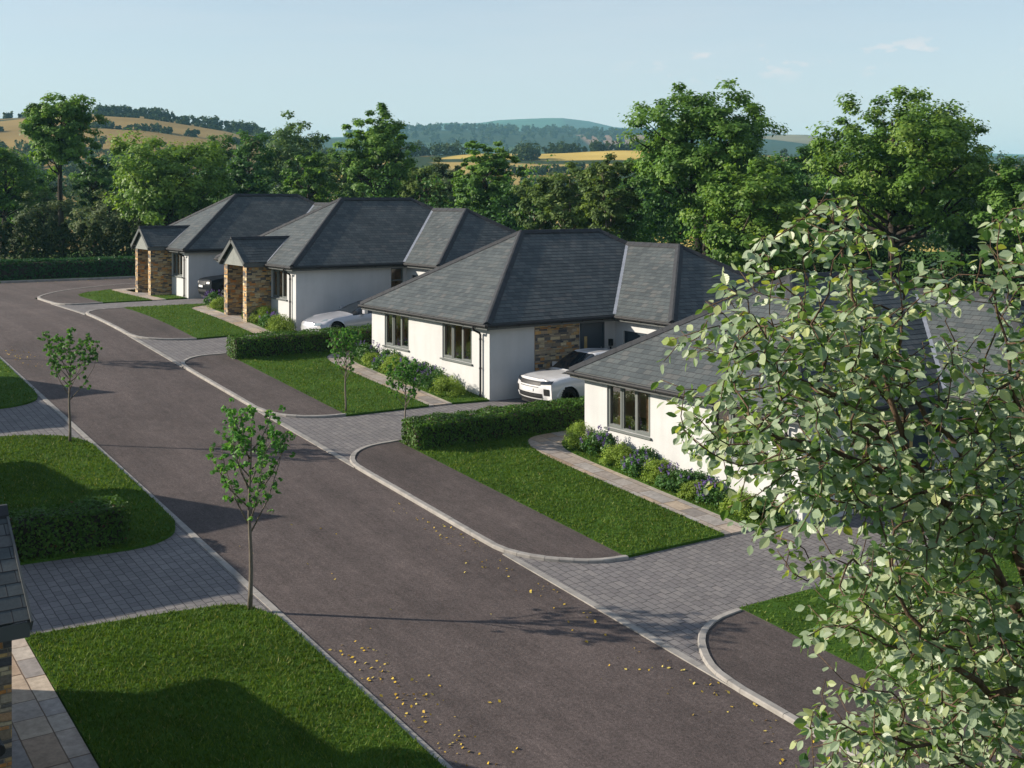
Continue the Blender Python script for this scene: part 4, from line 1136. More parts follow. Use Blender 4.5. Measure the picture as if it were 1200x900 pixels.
def row_bushes(label, pts, mat, seed, name, per=150, leaf=0.2, kind=None, cat=None, up=0.4):
    rs = np.random.RandomState(seed); cc = []; rad = []
    for x, y, z, r, h in pts:
        k = 9
        for i in range(k):
            a = rs.uniform(0, 6.28); q = rs.uniform(0, 0.8) * r
            zz = rs.uniform(0.15, 1.0) * h
            cc.append((x + math.cos(a) * q, y + math.sin(a) * q, z + zz * 0.9)); rad.append(r * rs.uniform(0.35, 0.55))
    cc = np.array(cc); rad = np.array(rad)
    v, idx = clump_leaves(cc, rad, per // 9 + 1, leaf, 0.95, up, rs, 0.3)
    crn = rs.uniform(0, 0.6, len(cc))
    o = array_mesh(name, v, 4, mat, None, np.clip(crn[idx] + rs.uniform(0, 0.4, len(idx)), 0, 1))
    tag(o, label, cat, kind=kind)
    return o

# dark conifer row behind the far hedge
for i in range(13):
    px = -25 + i * 17 + rng.uniform(-3, 3); dpt = 84 + rng.uniform(-1.0, 1.0)
    x, y = plan(px, dpt); gz = 3.75
    hh = rng.uniform(2.9, 3.7)
    rs = np.random.RandomState(300 + i)
    n = 620; k = rs.uniform(0, 1, n); a = rs.uniform(0, 6.28, n); r = (1.05 * (1 - k ** 2.2) + 0.12) * rs.uniform(0.6, 1.05, n)
    c = np.stack([np.cos(a) * r, np.sin(a) * r, k * hh], 1)
    nn = np.stack([np.cos(a), np.sin(a), np.full(n, 0.5)], 1) + rs.normal(size=(n, 3)) * 0.5
    root = thing('conifer', 'dark brownish conifer of the clipped row behind the far hedge', 'conifer', (x, y, gz), 0, 'conifer row behind the far hedge')
    array_mesh('foliage', leaf_verts(c, nn, 0.30 * rs.uniform(0.7, 1.3, n), 0.5, rs), 4, M['conifer'], root, rs.uniform(0, 1, n))
    tb = MB(); tb.tube([(0, 0, 0), (0, 0, hh * 0.85)], [0.09, 0.02], 6); tb.build('trunk', BD, root)

# thicket filling the gaps between the tree trunks
pts = []
for i in range(150):
    px = rng.uniform(150, 1260); f = smooth(150, 900, px)
    dpt = lerp(100, 66, f) + rng.uniform(-4, 8)
    x, y = plan(px, dpt); h = lerp(7.6, 6.6, f) * rng.uniform(0.6, 1.2)
    pts.append((x, y, ground_far(x, y), rng.uniform(1.5, 2.4), h))
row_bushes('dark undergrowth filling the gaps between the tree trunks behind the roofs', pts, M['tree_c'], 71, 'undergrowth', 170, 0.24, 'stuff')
pts = []
for i in range(60):
    px = rng.uniform(640, 1260); dpt = rng.uniform(58, 64)
    x, y = plan(px, dpt); pts.append((x, y, ground_far(x, y), rng.uniform(1.0, 1.6), rng.uniform(2.6, 3.6)))
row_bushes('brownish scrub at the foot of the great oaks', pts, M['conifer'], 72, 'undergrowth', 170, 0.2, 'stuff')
# pale weeds along the back of the far hedge
pts = []
for i in range(70):
    x = rng.uniform(-12, 27); pts.append((x, rng.uniform(78.2, 79.4), 3.8, rng.uniform(0.4, 0.7), rng.uniform(1.1, 1.55)))
row_bushes('pale weeds and cow parsley behind the far hedge', pts, M['grey_bush'], 73, 'weeds', 30, 0.14, 'stuff')
# far-off wood in the valley
pts = []
for i in range(430):
    px = rng.uniform(-60, 1260); dpt = rng.uniform(140, 235)
    x, y = plan(px, dpt); top = lerp(205, 196, rng.random()) + rng.uniform(-4, 14)
    if 530 < px < 720: top += 14
    z = ground_far(x, y); h = max(3.0, EYE - (top - 232) / FPX * dpt - z)
    pts.append((x, y, z, rng.uniform(2.8, 4.6), h))
row_bushes('far-off wood in the valley behind the nearer trees', pts, M['wood_far'], 74, 'woods', 130, 0.75, 'stuff')

# ------------------------------------------------------------------ hills
def hill(name, crest, r0, r1, r2, mat, base=-6.0, amp=0.0):
    """a ridge of land: crest is a list of (bearing, picture row) it reaches at distance r1"""
    cx = [c[0] for c in crest]; cy = [c[1] for c in crest]
    lats = np.linspace(cx[0], cx[-1], 90); V = []; F_ = []
    rr = list(np.linspace(r0, r1, 14)) + list(np.linspace(r1, r2, 6))[1:]
    for px in lats:
        row = float(np.interp(px, cx, cy)); zc = EYE - (row - 232) / FPX * r1
        for r in rr:
            k = smooth(r0, r1, r) if r <= r1 else 1 - 0.75 * smooth(r1, r2, r)
            k2 = ((r - r0) / (r1 - r0)) if r <= r1 else k
            k = 0.5 * k + 0.5 * k2
            x, y = plan(px, r)
            V.append((x, y, lerp(base, zc, k) + amp * (math.sin(x * 0.011 + y * 0.007) + math.sin(x * 0.023 - y * 0.017)) * min(1, k * 1.5) * (0 if abs(r - r1) < 1 else 1)))
    n = len(rr)
    for i in range(len(lats) - 1):
        for j in range(n - 1): F_.append((i * n + j, (i + 1) * n + j, (i + 1) * n + j + 1, i * n + j + 1))
    me = bpy.data.meshes.new(name); me.from_pydata(V, [], F_); me.materials.append(mat)
    me.polygons.foreach_set('use_smooth', np.ones(len(F_), dtype=bool))
    o = bpy.data.objects.new(name, me); link(o); tag(o, kind='structure')
    return (cx, cy, r0, r1, base)

def hill_z(hl, px, r):
    cx, cy, r0, r1, base = hl
    zc = EYE - (float(np.interp(px, cx, cy)) - 232) / FPX * r1
    k = 0.5 * smooth(r0, r1, r) + 0.5 * (r - r0) / (r1 - r0)
    return lerp(base, zc, k)

HG = hill('hill', [(-320, 144), (-100, 140), (0, 139), (60, 136), (120, 133), (170, 136), (215, 143), (270, 152), (330, 167), (420, 196), (480, 226)], 260, 640, 1100, M['f_gold'])
HM = hill('fields', [(250, 205), (380, 192), (480, 183), (560, 180), (640, 180), (720, 176), (800, 176), (1000, 188), (1400, 198)], 240, 560, 900, M['f_mid'])
HR = hill('hill', [(200, 175), (330, 166), (420, 160), (480, 153), (560, 152), (640, 155), (720, 158), (800, 156), (950, 158), (1080, 180), (1500, 192)], 950, 2000, 2800, M['f_ridge'])
HF = hill('hill', [(250, 165), (420, 160), (490, 149), (520, 144), (560, 145), (580, 141), (620, 139), (656, 138), (690, 142), (720, 149), (760, 152), (900, 155), (1050, 176), (1600, 194)], 2300, 3600, 4500, M['f_far'])

def hill_trees(label, hl, spec, mat, seed, leaf, name='woods'):
    rs = np.random.RandomState(seed); pts = []
    for px0, px1, f0, f1, cnt, h0, h1 in spec:
        for i in range(cnt):
            px = rs.uniform(px0, px1); r = lerp(hl[2], hl[3], rs.uniform(f0, f1)); x, y = plan(px, r); h = rs.uniform(h0, h1)
            pts.append((x, y, hill_z(hl, px, r) - 0.5, h * rs.uniform(0.5, 0.8), h))
    row_bushes(label, pts, mat, seed, name, 90, leaf, 'stuff')
hill_trees('hedgerow trees along the crest and folds of the golden hill', HG,
           [(-60, 60, 0.985, 0.999, 30, 3, 5), (112, 135, 0.985, 0.999, 14, 4, 6), (128, 235, 0.985, 0.999, 50, 3, 6.0), (238, 300, 0.985, 0.999, 36, 4, 7.5), (100, 270, 0.90, 0.905, 60, 1.5, 2.5), (-60, 330, 0.72, 0.735, 46, 2, 4), (-60, 330, 0.30, 0.55, 200, 4, 8), (300, 420, 0.7, 0.99, 60, 4, 7)], M['wood_far'], 81, 1.6)
hill_trees('hedgerow trees along the field edges beyond the oaks', HM, [(440, 545, 0.97, 0.999, 36, 4, 8), (600, 760, 0.985, 0.999, 46, 3, 6), (600, 640, 0.80, 0.84, 14, 4, 8), (560, 760, 0.62, 0.66, 60, 2, 4), (480, 760, 0.3, 0.5, 110, 4, 8), (760, 1200, 0.5, 0.99, 80, 4, 8)], M['wood_far'], 82, 1.4)
hill_trees('dark woods patched over the middle ridge', HR, [(400, 800, 0.93, 0.999, 150, 8, 14), (400, 800, 0.15, 0.9, 260, 6, 12)], M['wood_far'], 83, 4.5)

# pale air between here and the far hills
def haze():
    mb = MB(); mb.box(-5200, 5200, -60, 5400, -40, 240)
    m = bpy.data.materials.new('haze_air'); m.use_nodes = True; t = NT(m); t.n.remove(t.n['Principled BSDF'])
    v = t.new('ShaderNodeVolumePrincipled'); v.inputs['Color'].default_value = (0.36, 0.74, 0.92, 1); v.inputs['Density'].default_value = HAZE; v.inputs['Anisotropy'].default_value = 0.0
    t.l.new(v.outputs[0], t.n['Material Output'].inputs['Volume'])
    o = mb.build('haze', m); tag(o, kind='stuff', label='thin blue haze in the air over the valley')
HAZE = 0.00017
haze()

# ------------------------------------------------------------------ young street trees
def sapling(label, x, y, h, spread, seed, nb=15, cl=16):
    rs = np.random.RandomState(seed)
    z = road_z(y) + LZ
    o = thing('young_tree', label, 'young tree', (x, y, z - 0.02), 0, 'young trees planted along the street')
    tb = MB(); ns = 10
    P = [(math.sin(i * 0.9 + seed) * 0.012 * h / 3, math.cos(i * 1.1 + seed) * 0.012 * h / 3, h * 0.93 * i / ns) for i in range(ns + 1)]
    r0 = 0.042 * h / 3.4
    Rr = [r0 * (1.15 if i == 0 else 1) * (1 - 0.82 * (i / ns) ** 1.2) for i in range(ns + 1)]
    tb.tube(P, Rr, 8)
    cc = []
    for b in range(nb):
        k = lerp(0.40, 0.86, b / (nb - 1)); a = b * 2.4 + rs.uniform(-0.4, 0.4)
        L = h * lerp(0.42, 0.16, b / (nb - 1)) * rs.uniform(0.8, 1.15)
        st = Vector((0, 0, h * 0.93 * k)); out = Vector((math.cos(a), math.sin(a), 0))
        reach = spread * lerp(1.0, 0.45, max(0, b / (nb - 1) - 0.2)) * rs.uniform(0.7, 1.1) * (0.75 if b < 2 else 1)
        p1 = st + out * reach * 0.5 + Vector((0, 0, L * 0.35)); p2 = st + out * reach * 0.85 + Vector((0, 0, L * 0.75)); p3 = st + out * reach + Vector((0, 0, L * 1.1))
        tb.tube([st, p1, p2, p3], [r0 * 0.36, r0 * 0.26, r0 * 0.17, 0.003], 5)
        chain = [st, p1, p2, p3]
        for i in range(cl):
            t_ = rs.uniform(0.75, 3.0); s = int(min(t_, 2.999)); p = chain[s].lerp(chain[s + 1], t_ - s)
            q = p + Vector(rs.normal(0, 0.075, 3) * h / 3.2)
            tb.tube([p, q], [0.004, 0.002], 4, 0, False); cc.append(q)
    for i in range(cl):
        cc.append(Vector((rs.normal(0, 0.05), rs.normal(0, 0.05), h * rs.uniform(0.86, 1.0))))
    tb.build('trunk', M['bark_pale'], o, sm=True)
    cc = np.array([tuple(c) for c in cc])
    v, idx = clump_leaves(cc, np.full(len(cc), 0.055 * h / 3.2), 7, 0.092 * (h / 3.4) ** 0.3, 0.9, 0.5, rs, 0.4)
    crn = rs.uniform(0, 0.6, len(cc))
    array_mesh('crown', v, 4, M['sapling'], o, np.clip(crn[idx] + rs.uniform(0, 0.4, len(idx)), 0, 1))
sapling('young tree with upright branches on the near left lawn corner, largest in the picture', 7.86, 19.67, 3.62, 0.84, 201)
sapling('young tree on the left lawn farther up the street, beside the shaded driveway', 7.74, 31.74, 2.95, 0.86, 202)
sapling('slender young tree on the lawn of the two-window bungalow, nearer the road', 15.62, 31.62, 2.5, 0.58, 203)
sapling('small young tree standing close behind the street end of the clipped hedge', 15.66, 28.06, 2.3, 0.62, 204)
sapling('young tree beyond the left picture edge, its shadow lying across the far road', 7.7, 43.8, 3.2, 0.7, 205)

# ------------------------------------------------------------------ big leafy tree in front
def front_tree():
    rs = np.random.RandomState(77)
    S = lambda p: np.array(spot(*p))
    nodes = []; par = []; main = []
    def add(p, pr): nodes.append(np.array(p, float)); par.append(pr); return len(nodes) - 1
    bx, by = plan(1345, 6.3); gz = road_z(by)
    b = add((bx, by, gz - 0.1), -1); prev = b
    chains = []
    def chain(start, pts, sub=3):
        prev = start; ids = [start]
        for p in pts:
            q = S(p); a = nodes[prev]
            for k in range(1, sub + 1):
                prev = add(a + (q - a) * k / sub + (rs.normal(0, 0.012, 3) if k < sub else 0), prev); ids.append(prev)
        chains.append(ids); return ids
    T = chain(b, [(1350, 1500, 6.25), (1335, 1100, 6.15), (1292, 905, 6.0)], 4)
    A = chain(T[-1], [(1215, 760, 5.8), (1160, 655, 5.7), (1110, 590, 5.6), (1062, 530, 5.5), (1040, 455, 5.5), (1012, 378, 5.5), (988, 305, 5.5), (976, 240, 5.5)])
    B = chain(A[3], [(1203, 680, 6.0), (1170, 600, 6.1), (1138, 545, 6.2), (1088, 495, 6.3), (1050, 420, 6.4), (1060, 345, 6.4)])
    Cc = chain(T[-1], [(1268, 740, 5.6), (1226, 600, 5.5), (1196, 480, 5.4), (1180, 400, 5.4), (1165, 340, 5.4), (1172, 262, 5.4)])
    D = chain(A[2], [(1160, 815, 5.4), (1106, 770, 5.3), (1080, 735, 5.2), (1048, 692, 5.2), (1000, 655, 5.1)])
    E = chain(T[-1], [(1220, 935, 5.6), (1150, 905, 5.3), (1090, 872, 5.1), (1030, 860, 5.0), (965, 850, 5.0)])
    F = chain(A[9], [(1045, 560, 5.3), (965, 522, 5.2), (890, 500, 5.1)])
    G = chain(A[12], [(1000, 480, 5.4), (930, 442, 5.3), (868, 418, 5.2)])
    H = chain(D[6], [(1075, 765, 5.5), (1020, 745, 5.5), (965, 735, 5.4)])
    I = chain(A[14], [(985, 410, 5.7), (930, 345, 5.7), (900, 310, 5.7)])
    OUT = [(976, 214), (935, 243), (886, 284), (836, 327), (800, 371), (764, 417), (778, 462), (793, 515), (822, 562), (852, 606), (884, 643), (935, 655), (948, 700), (938, 745), (965, 790), (940, 845), (925, 880), (925, 925), (1260, 930), (1260, 215), (1190, 222), (1150, 262), (1120, 305), (1085, 305), (1045, 262), (1010, 226)]
    tg = []; miss = 0
    while len(tg) < 1600:
        px, py = rs.uniform(745, 1260), rs.uniform(205, 930)
        if not inside(OUT, np.array([px]), np.array([py]))[0]: continue
        edge = (1.0 - 0.75 * smooth(930, 800, px)) if True else 1
        if py < 400 and 1060 < px < 1150 and rs.uniform() < 0.4: continue
        if 380 < py < 470 and 1070 < px < 1150 and rs.uniform() < 0.2: continue
        q = S((px, py, rs.uniform(4.75, 6.7)))
        de = min(abs(px - 600) * 9, *[math.hypot(px - (a_[0] + (b_[0] - a_[0]) * k_), py - (a_[1] + (b_[1] - a_[1]) * k_)) for a_, b_ in zip(OUT[:-1], OUT[1:]) if a_[0] < 1230 for k_ in (0, .25, .5, .75)])
        wave = math.sin(px * 0.031 + py * 0.017) + math.sin(py * 0.043 - px * 0.012 + 2.0) + math.sin((px + py) * 0.021 + 4.0)
        gap = 0.192 - 0.078 * smooth(15, 95, de) - 0.030 * wave * 0.6
        if py < 470: gap += 0.035 * smooth(1000, 1080, px)
        if tg and np.min(np.linalg.norm(np.array(tg) - q, axis=1)) < gap:
            miss += 1
            if miss > 9000: break
            continue
        tg.append(q)
    base = np.array(nodes[T[-1]])
    tg.sort(key=lambda p: min(np.linalg.norm(p - n) for n in nodes[len(T):]))
    twigs = []
    for p in tg:
        N = np.array(nodes); dist = np.linalg.norm(N - p, axis=1)
        dist[:len(T) - 1] += 9
        # twigs leave their branch forwards, away from the root
        away = np.linalg.norm(N - base, axis=1) - np.linalg.norm(p - base)
        j = int(np.argmin(dist + np.maximum(0, away) * 0.8))
        a = nodes[j]; L = np.linalg.norm(p - a)
        dirp = (a - nodes[par[j]]) if par[j] >= 0 else np.array([0, 0, 1.0]); dirp = dirp / (np.linalg.norm(dirp) + 1e-9)
        k = max(2, int(L / 0.10)); c1 = a + dirp * L * 0.38 + rs.normal(0, 0.04, 3) * L
        prev = j; ids = [j]
        for i in range(1, k + 1):
            t_ = i / k; q = (1 - t_) ** 2 * a + 2 * t_ * (1 - t_) * c1 + t_ ** 2 * p + (rs.normal(0, 0.006, 3) if i < k else 0)
            prev = add(q, prev); ids.append(prev)
        chains.append(ids); twigs.append(ids)
    cnt = np.zeros(len(nodes))
    for i in range(len(nodes) - 1, -1, -1):
        cnt[i] += 0.35
        if par[i] >= 0: cnt[par[i]] += cnt[i]
    rad = 0.0012 + 0.00135 * cnt ** 0.5
    o = thing('leafy_tree', 'big leafy tree with pale round-oval leaves filling the right foreground', 'tree', (bx, by, gz))
    off = np.array([bx, by, gz])
    tb = MB()
    for ids in chains:
        P = [Vector(nodes[i] - off) for i in ids]; R_ = [min(rad[i], rad[ids[1]] * 1.1 if n_ == 0 and ids[0] != b else 9) for n_, i in enumerate(ids)]
        tb.tube(P, R_, 6 if R_[0] < 0.012 else 10)
    tb.build('trunk', M['bark_fg'], o, sm=True)
    # leaves: set alternately along each twig, tips hanging outwards
    V = []; UV = []; RN = []
    prof = [(0.0, 0.0), (0.18, 0.30), (0.42, 0.46), (0.68, 0.38), (0.88, 0.16), (1.0, 0.0)]
    tint = rs.uniform(0, 0.5, len(twigs))
    for ti, ids in enumerate(twigs):
        L = len(ids); n = 7 + rs.randint(0, 4)
        for q in range(n):
            s = L - 1 - (q / n) * min(L - 1, 5) if q else L - 1
            i0 = int(math.floor(s)); i1 = min(i0 + 1, L - 1); f = s - i0
            p = nodes[ids[i0]] * (1 - f) + nodes[ids[i1]] * f
            d = nodes[ids[-1]] - nodes[ids[max(0, L - 4)]]; d = d / (np.linalg.norm(d) + 1e-9)
            side = np.cross(d, [0, 0, 1.0]); side = side / (np.linalg.norm(side) + 1e-9) * (1 if q % 2 else -1)
            ax = d * 0.45 + side * (0.75 if q else 0.1) + rs.normal(0, 0.38, 3) + np.array([0, 0, -0.42]); ax = ax / np.linalg.norm(ax)
            nr = np.array([0, 0, 0.75]) + rs.normal(0, 0.62, 3) + 0.25 * np.array([-RGT[0], -RGT[1], 0]); nr = nr - ax * np.dot(nr, ax); nr = nr / (np.linalg.norm(nr) + 1e-9)
            bt = np.cross(nr, ax); sz = rs.uniform(0.042, 0.066); pet = 0.016
            p0 = p + ax * pet; cup = rs.uniform(0.04, 0.2); cur = rs.uniform(-0.05, 0.16)
            for sgn in (1, -1):
                pl = []; uu = []
                for (l, w_) in prof:
                    pl.append(p0 + ax * l * sz + bt * sgn * w_ * sz * 0.72 + nr * (w_ * cup * sz - cur * l * l * sz)); uu.append((0.5 + sgn * w_, l))
                if sgn < 0: pl = pl[::-1]; uu = uu[::-1]
                V.extend(pl); UV.extend(uu)
            r = min(1.0, max(0.0, tint[ti] + rs.uniform(0, 0.5) + (0.4 if rs.uniform() > 0.93 else 0)))
            RN += [r, r]
    V = np.array(V) - off
    array_mesh('crown', V, 6, M['fgleaf'], o, RN, uv=UV)
front_tree()

# ------------------------------------------------------------------ fallen leaves
def fallen():
    rs = np.random.RandomState(9); C_ = []
    def put(x, y): C_.append((x, y, road_z(y) + 0.012))
    for i in range(110):
        y = rs.choice([17.5, 16.9, 16.3, 15.6, 15.0, 14.2, 13.6]) + rs.normal(0, 0.22); put(8.42 + abs(rs.normal(0, 0.42)), y)
    for i in range(150):
        y = rs.uniform(9.5, 23.5) + rs.normal(0, 0.3); put(13.3 - abs(rs.normal(0, 0.45)), y)
    for i in range(48): put(8.6 + abs(rs.normal(0, 0.55)), 43.3 + rs.normal(0, 0.9))
    for i in range(26): put(rs.uniform(8.6, 13.2), rs.uniform(10, 24))
    for i in range(60): put(rs.uniform(10, 22), 73.9 - abs(rs.normal(0, 0.25)))
    c = np.array(C_); n = len(c)
    nn = np.stack([rs.normal(0, 0.45, n), rs.normal(0, 0.45, n), np.ones(n)], 1)
    o = array_mesh('fallen_leaves', leaf_verts(c, nn, rs.uniform(0.035, 0.075, n), 0.7, rs), 4, M['yellow'], None, rs.uniform(0, 1, n)); tag(o, 'yellow leaves fallen along the road edges', kind='stuff')
fallen()

# ------------------------------------------------------------------ cars
M['paint_white'] = simple('car_paint_white', (0.58, 0.58, 0.585), 0.28, 0.5, 0, 0.01, 2.0, 0, 1.0)
M['paint_silver'] = simple('car_paint_silver', (0.47, 0.47, 0.50), 0.3, 0.5, 0.25, 0.01, 2.0, 0, 1.0)
M['paint_black'] = simple('car_paint_black', (0.006, 0.008, 0.011), 0.42, 0.10, 0, 0.01, 2.0, 0, 0.0)
M['car_glass'] = simple('car_glass', (0.012, 0.016, 0.022), 0.06, 0.6, 0, 0.02)
M['black_trim'] = simple('black_trim', (0.014, 0.014, 0.015), 0.5, 0.4, 0, 0.1)
M['tyre'] = simple('tyre_rubber', (0.016, 0.016, 0.017), 0.8, 0.25, 0, 0.1)
M['rim_dark'] = simple('rim_dark', (0.05, 0.05, 0.055), 0.3, 0.5, 0.7, 0.1)
M['rim_silver'] = simple('rim_silver', (0.4, 0.4, 0.42), 0.3, 0.5, 0.8, 0.1)
M['lamp'] = simple('lamp_lens', (0.20, 0.25, 0.28), 0.08, 0.7, 0, 0.2, 20.0)
M['plate_glint'] = simple('plate_glint_white', (0.7, 0.7, 0.68), 0.5, 0.3)

def car(name, label, x, y, ry, st, spec, paint, roof_paint, rim):
    root = thing(name, label, 'car', (x, y, road_z(y) + 0.012), 0, None)
    root.rotation_euler = (0, 0, ry)
    XS = [s[0] for s in st]; n = 110; L = XS[-1]
    xs = np.linspace(0, L, n)
    col = lambda k: np.interp(xs, XS, [s[k] for s in st])
    def smoothcol(k):
        c = col(k); c2 = c.copy()
        for _ in range(3): c2[1:-1] = (c2[:-2] + 2 * c2[1:-1] + c2[2:]) / 4
        return c2
    cs = [smoothcol(k) for k in range(1, 10)]
    sweep, nose = spec['sweep'], spec['nose']
    def fx(x_, y_, z_):
        f = max(0.0, 1 - x_ / 1.1) ** 1.5; r = max(0.0, 1 - (L - x_) / 0.9) ** 1.5
        return x_ + f * (sweep * (abs(y_) / 0.95) ** 2.2 + float(np.interp(z_, nose[0], nose[1]))) - r * 0.22 * (abs(y_) / 0.95) ** 2
    sub = 6; rows = []
    for i in range(n):
        wS, wM, zS, zM, wB, zB, wR, zR, zC = [c[i] for c in cs]
        ctrl = [(wS * 0.2, zS), (wS, zS), (wM, zM), (wB, zB), (wR, zR), (wR * 0.5, zC - 0.006), (0, zC)]
        pts = arc_pts([ctrl[0]] + ctrl[1:], sub)[sub:]          # from the sill up
        pts = [(max(0.0, p[0]), p[1]) for p in pts]
        rows.append(pts)
    m = len(rows[0])
    P = lambda i, j, s: (fx(xs[i], rows[i][j][0], rows[i][j][1]), s * rows[i][j][0], rows[i][j][1])
    body, glassm, roof, dark = MB(), MB(), MB(), MB()
    jb, jr = 2 * sub, 3 * sub          # belt line, roof edge
    cw, rs_, re, tl = spec['cowl'], spec['roof0'], spec['roof1'], spec['tail']
    whl = spec['wheels']; wr = spec['r']
    for i in range(n - 1):
        xm = (xs[i] + xs[i + 1]) / 2
        for j in range(m - 1):
            zm = (rows[i][j][1] + rows[i][j + 1][1]) / 2
            if j < jb and any((xm - wx) ** 2 + (zm - wr) ** 2 < (wr + 0.055) ** 2 for wx in whl): continue
            tgt = body
            if jb <= j < jr and cw + 0.22 < xm < tl - 0.25 and (rows[i][jr][1] - rows[i][jb][1]) > 0.10:
                tgt = dark if any(abs(xm - px) < 0.04 for px in spec['pillars']) else glassm
            elif j >= jr and cw < xm < rs_: tgt = glassm
            elif jb <= j < jr and cw < xm <= cw + 0.22: tgt = dark
            elif j >= jr and re < xm < tl - 0.1: tgt = glassm
            elif j >= jr and rs_ <= xm <= re: tgt = roof
            elif j < sub // 2 and spec.get('cladding'): tgt = dark
            for s in (1, -1):
                q = [P(i, j, s), P(i + 1, j, s), P(i + 1, j + 1, s), P(i, j + 1, s)]
                tgt.face(q if s < 0 else q[::-1])
    for i, fl in ((0, 1), (n - 1, -1)):        # nose and tail
        for j in range(m - 1):
            for k in range(10):
                a, b = -1 + 2 * k / 10, -1 + 2 * (k + 1) / 10
                def Q(jj, t_):
                    yy = rows[i][jj][0] * t_; zz = rows[i][jj][1]; return (fx(xs[i], yy, zz), yy, zz)
                body.face([Q(j, a), Q(j, b), Q(j + 1, b), Q(j + 1, a)])
    bo = body.build('body', paint, root, sm=True)
    md = bo.modifiers.new('weld', 'WELD'); md.merge_threshold = 0.0008
    for mb_, nm, mt in ((glassm, 'windows', M['car_glass']), (roof, 'roof_panel', roof_paint), (dark, 'trim', M['black_trim'])):
        if mb_.f:
            ob = mb_.build(nm, mt, root, sm=True); md = ob.modifiers.new('weld', 'WELD'); md.merge_threshold = 0.0008
    def front(nm, y0, y1, z0, z1, mat, out=0.012, both=False, taper=0.0, parent=root):
        for s in ((1, -1) if both else (1,)):
            mb_ = MB(); N = 10
            for k in range(N):
                a = lerp(y0, y1, k / N); b_ = lerp(y0, y1, (k + 1) / N)
                for q in range(3):
                    za0, za1 = lerp(z0, z1, q / 3), lerp(z0, z1, (q + 1) / 3)
                    tz = lambda zz, yy: zz + taper * (yy - y0) / (y1 - y0)
                    mb_.face([(fx(0, yy, tz(zz, yy)) - out, s * yy, tz(zz, yy)) for yy, zz in ((a, za0), (b_, za0), (b_, za1), (a, za1))])
            mb_.build(nm, mat, parent, sm=True)
    for f_ in spec['front']: front(*f_[:5], M[f_[5]], **f_[6])
    def on_top(xq, yq):
        i = int(np.argmin(np.abs(xs - xq))); ys = np.array([p[0] for p in rows[i]][jb:]); zs = np.array([p[1] for p in rows[i]][jb:])
        return float(np.interp(yq, ys[::-1], zs[::-1]))
    for f_ in spec.get('top', []):
        nm, quad, mt = f_
        for s in (1, -1):
            mb_ = MB(); mb_.face([(fx(a, b_, on_top(a, b_)), s * b_, on_top(a, b_) + 0.012) for a, b_ in quad]); mb_.build(nm, M[mt], root)
    # mirrors
    for s in (1, -1):
        i = int(np.argmin(np.abs(xs - (cw + 0.45)))); yb = rows[i][jb][0]; zb = rows[i][jb][1]
        mr = MB(); mr.tube([(cw + 0.42, s * (yb - 0.02), zb + 0.03), (cw + 0.45, s * (yb + 0.08), zb + 0.09)], 0.025, 6)
        mr.box(cw + 0.36, cw + 0.50, min(s * (yb + 0.05), s * (yb + 0.25)), max(s * (yb + 0.05), s * (yb + 0.25)), zb + 0.04, zb + 0.19)
        mr.build('mirror', paint, root, bevel=0.03)
    # wheels
    for wx in whl:
        i = int(np.argmin(np.abs(xs - wx))); hw = cs[1][i]
        for s in (1, -1):
            T = MB(); N = 28; yo, yi = s * (hw - 0.02), s * (hw - 0.25)
            prof = [(wr * 0.66, yo - s * 0.01), (wr * 0.9, yo), (wr, yo - s * 0.05), (wr, yi + s * 0.03), (wr * 0.7, yi)]
            for k in range(N):
                a, b_ = 2 * PI * k / N, 2 * PI * (k + 1) / N
                for q in range(4):
                    (r0, y0), (r1, y1) = prof[q], prof[q + 1]
                    T.face([(wx + r0 * math.cos(a), y0, wr + r0 * math.sin(a)), (wx + r0 * math.cos(b_), y0, wr + r0 * math.sin(b_)), (wx + r1 * math.cos(b_), y1, wr + r1 * math.sin(b_)), (wx + r1 * math.cos(a), y1, wr + r1 * math.sin(a))])
            t_ = T.build('wheel', M['tyre'], root, sm=True)
            Rm = MB()
            for k in range(5):
                for dl in (-0.13, 0.13):
                    a = 2 * PI * k / 5 + dl
                    Rm.bar((wx + 0.05 * math.cos(a), yo - s * 0.03, wr + 0.05 * math.sin(a)), (wx + wr * 0.68 * math.cos(2 * PI * k / 5 + dl * 1.3), yo - s * 0.02, wr + wr * 0.68 * math.sin(2 * PI * k / 5 + dl * 1.3)), 0.03, 0.02, up=(0, 1, 0))
            for k in range(24):
                a, b_ = 2 * PI * k / 24, 2 * PI * (k + 1) / 24
                Rm.face([(wx + wr * .62 * math.cos(a), yo - s * .015, wr + wr * .62 * math.sin(a)), (wx + wr * .62 * math.cos(b_), yo - s * .015, wr + wr * .62 * math.sin(b_)), (wx + wr * .68 * math.cos(b_), yo - s * .01, wr + wr * .68 * math.sin(b_)), (wx + wr * .68 * math.cos(a), yo - s * .01, wr + wr * .68 * math.sin(a))])
            Rm.tube([(wx, yo - s * 0.06, wr), (wx, yo - s * 0.015, wr)], 0.06, 10)
            Rm.build('rim', rim, t_)
            A = MB(); N = 26      # wheel-arch lip and the dark well behind it
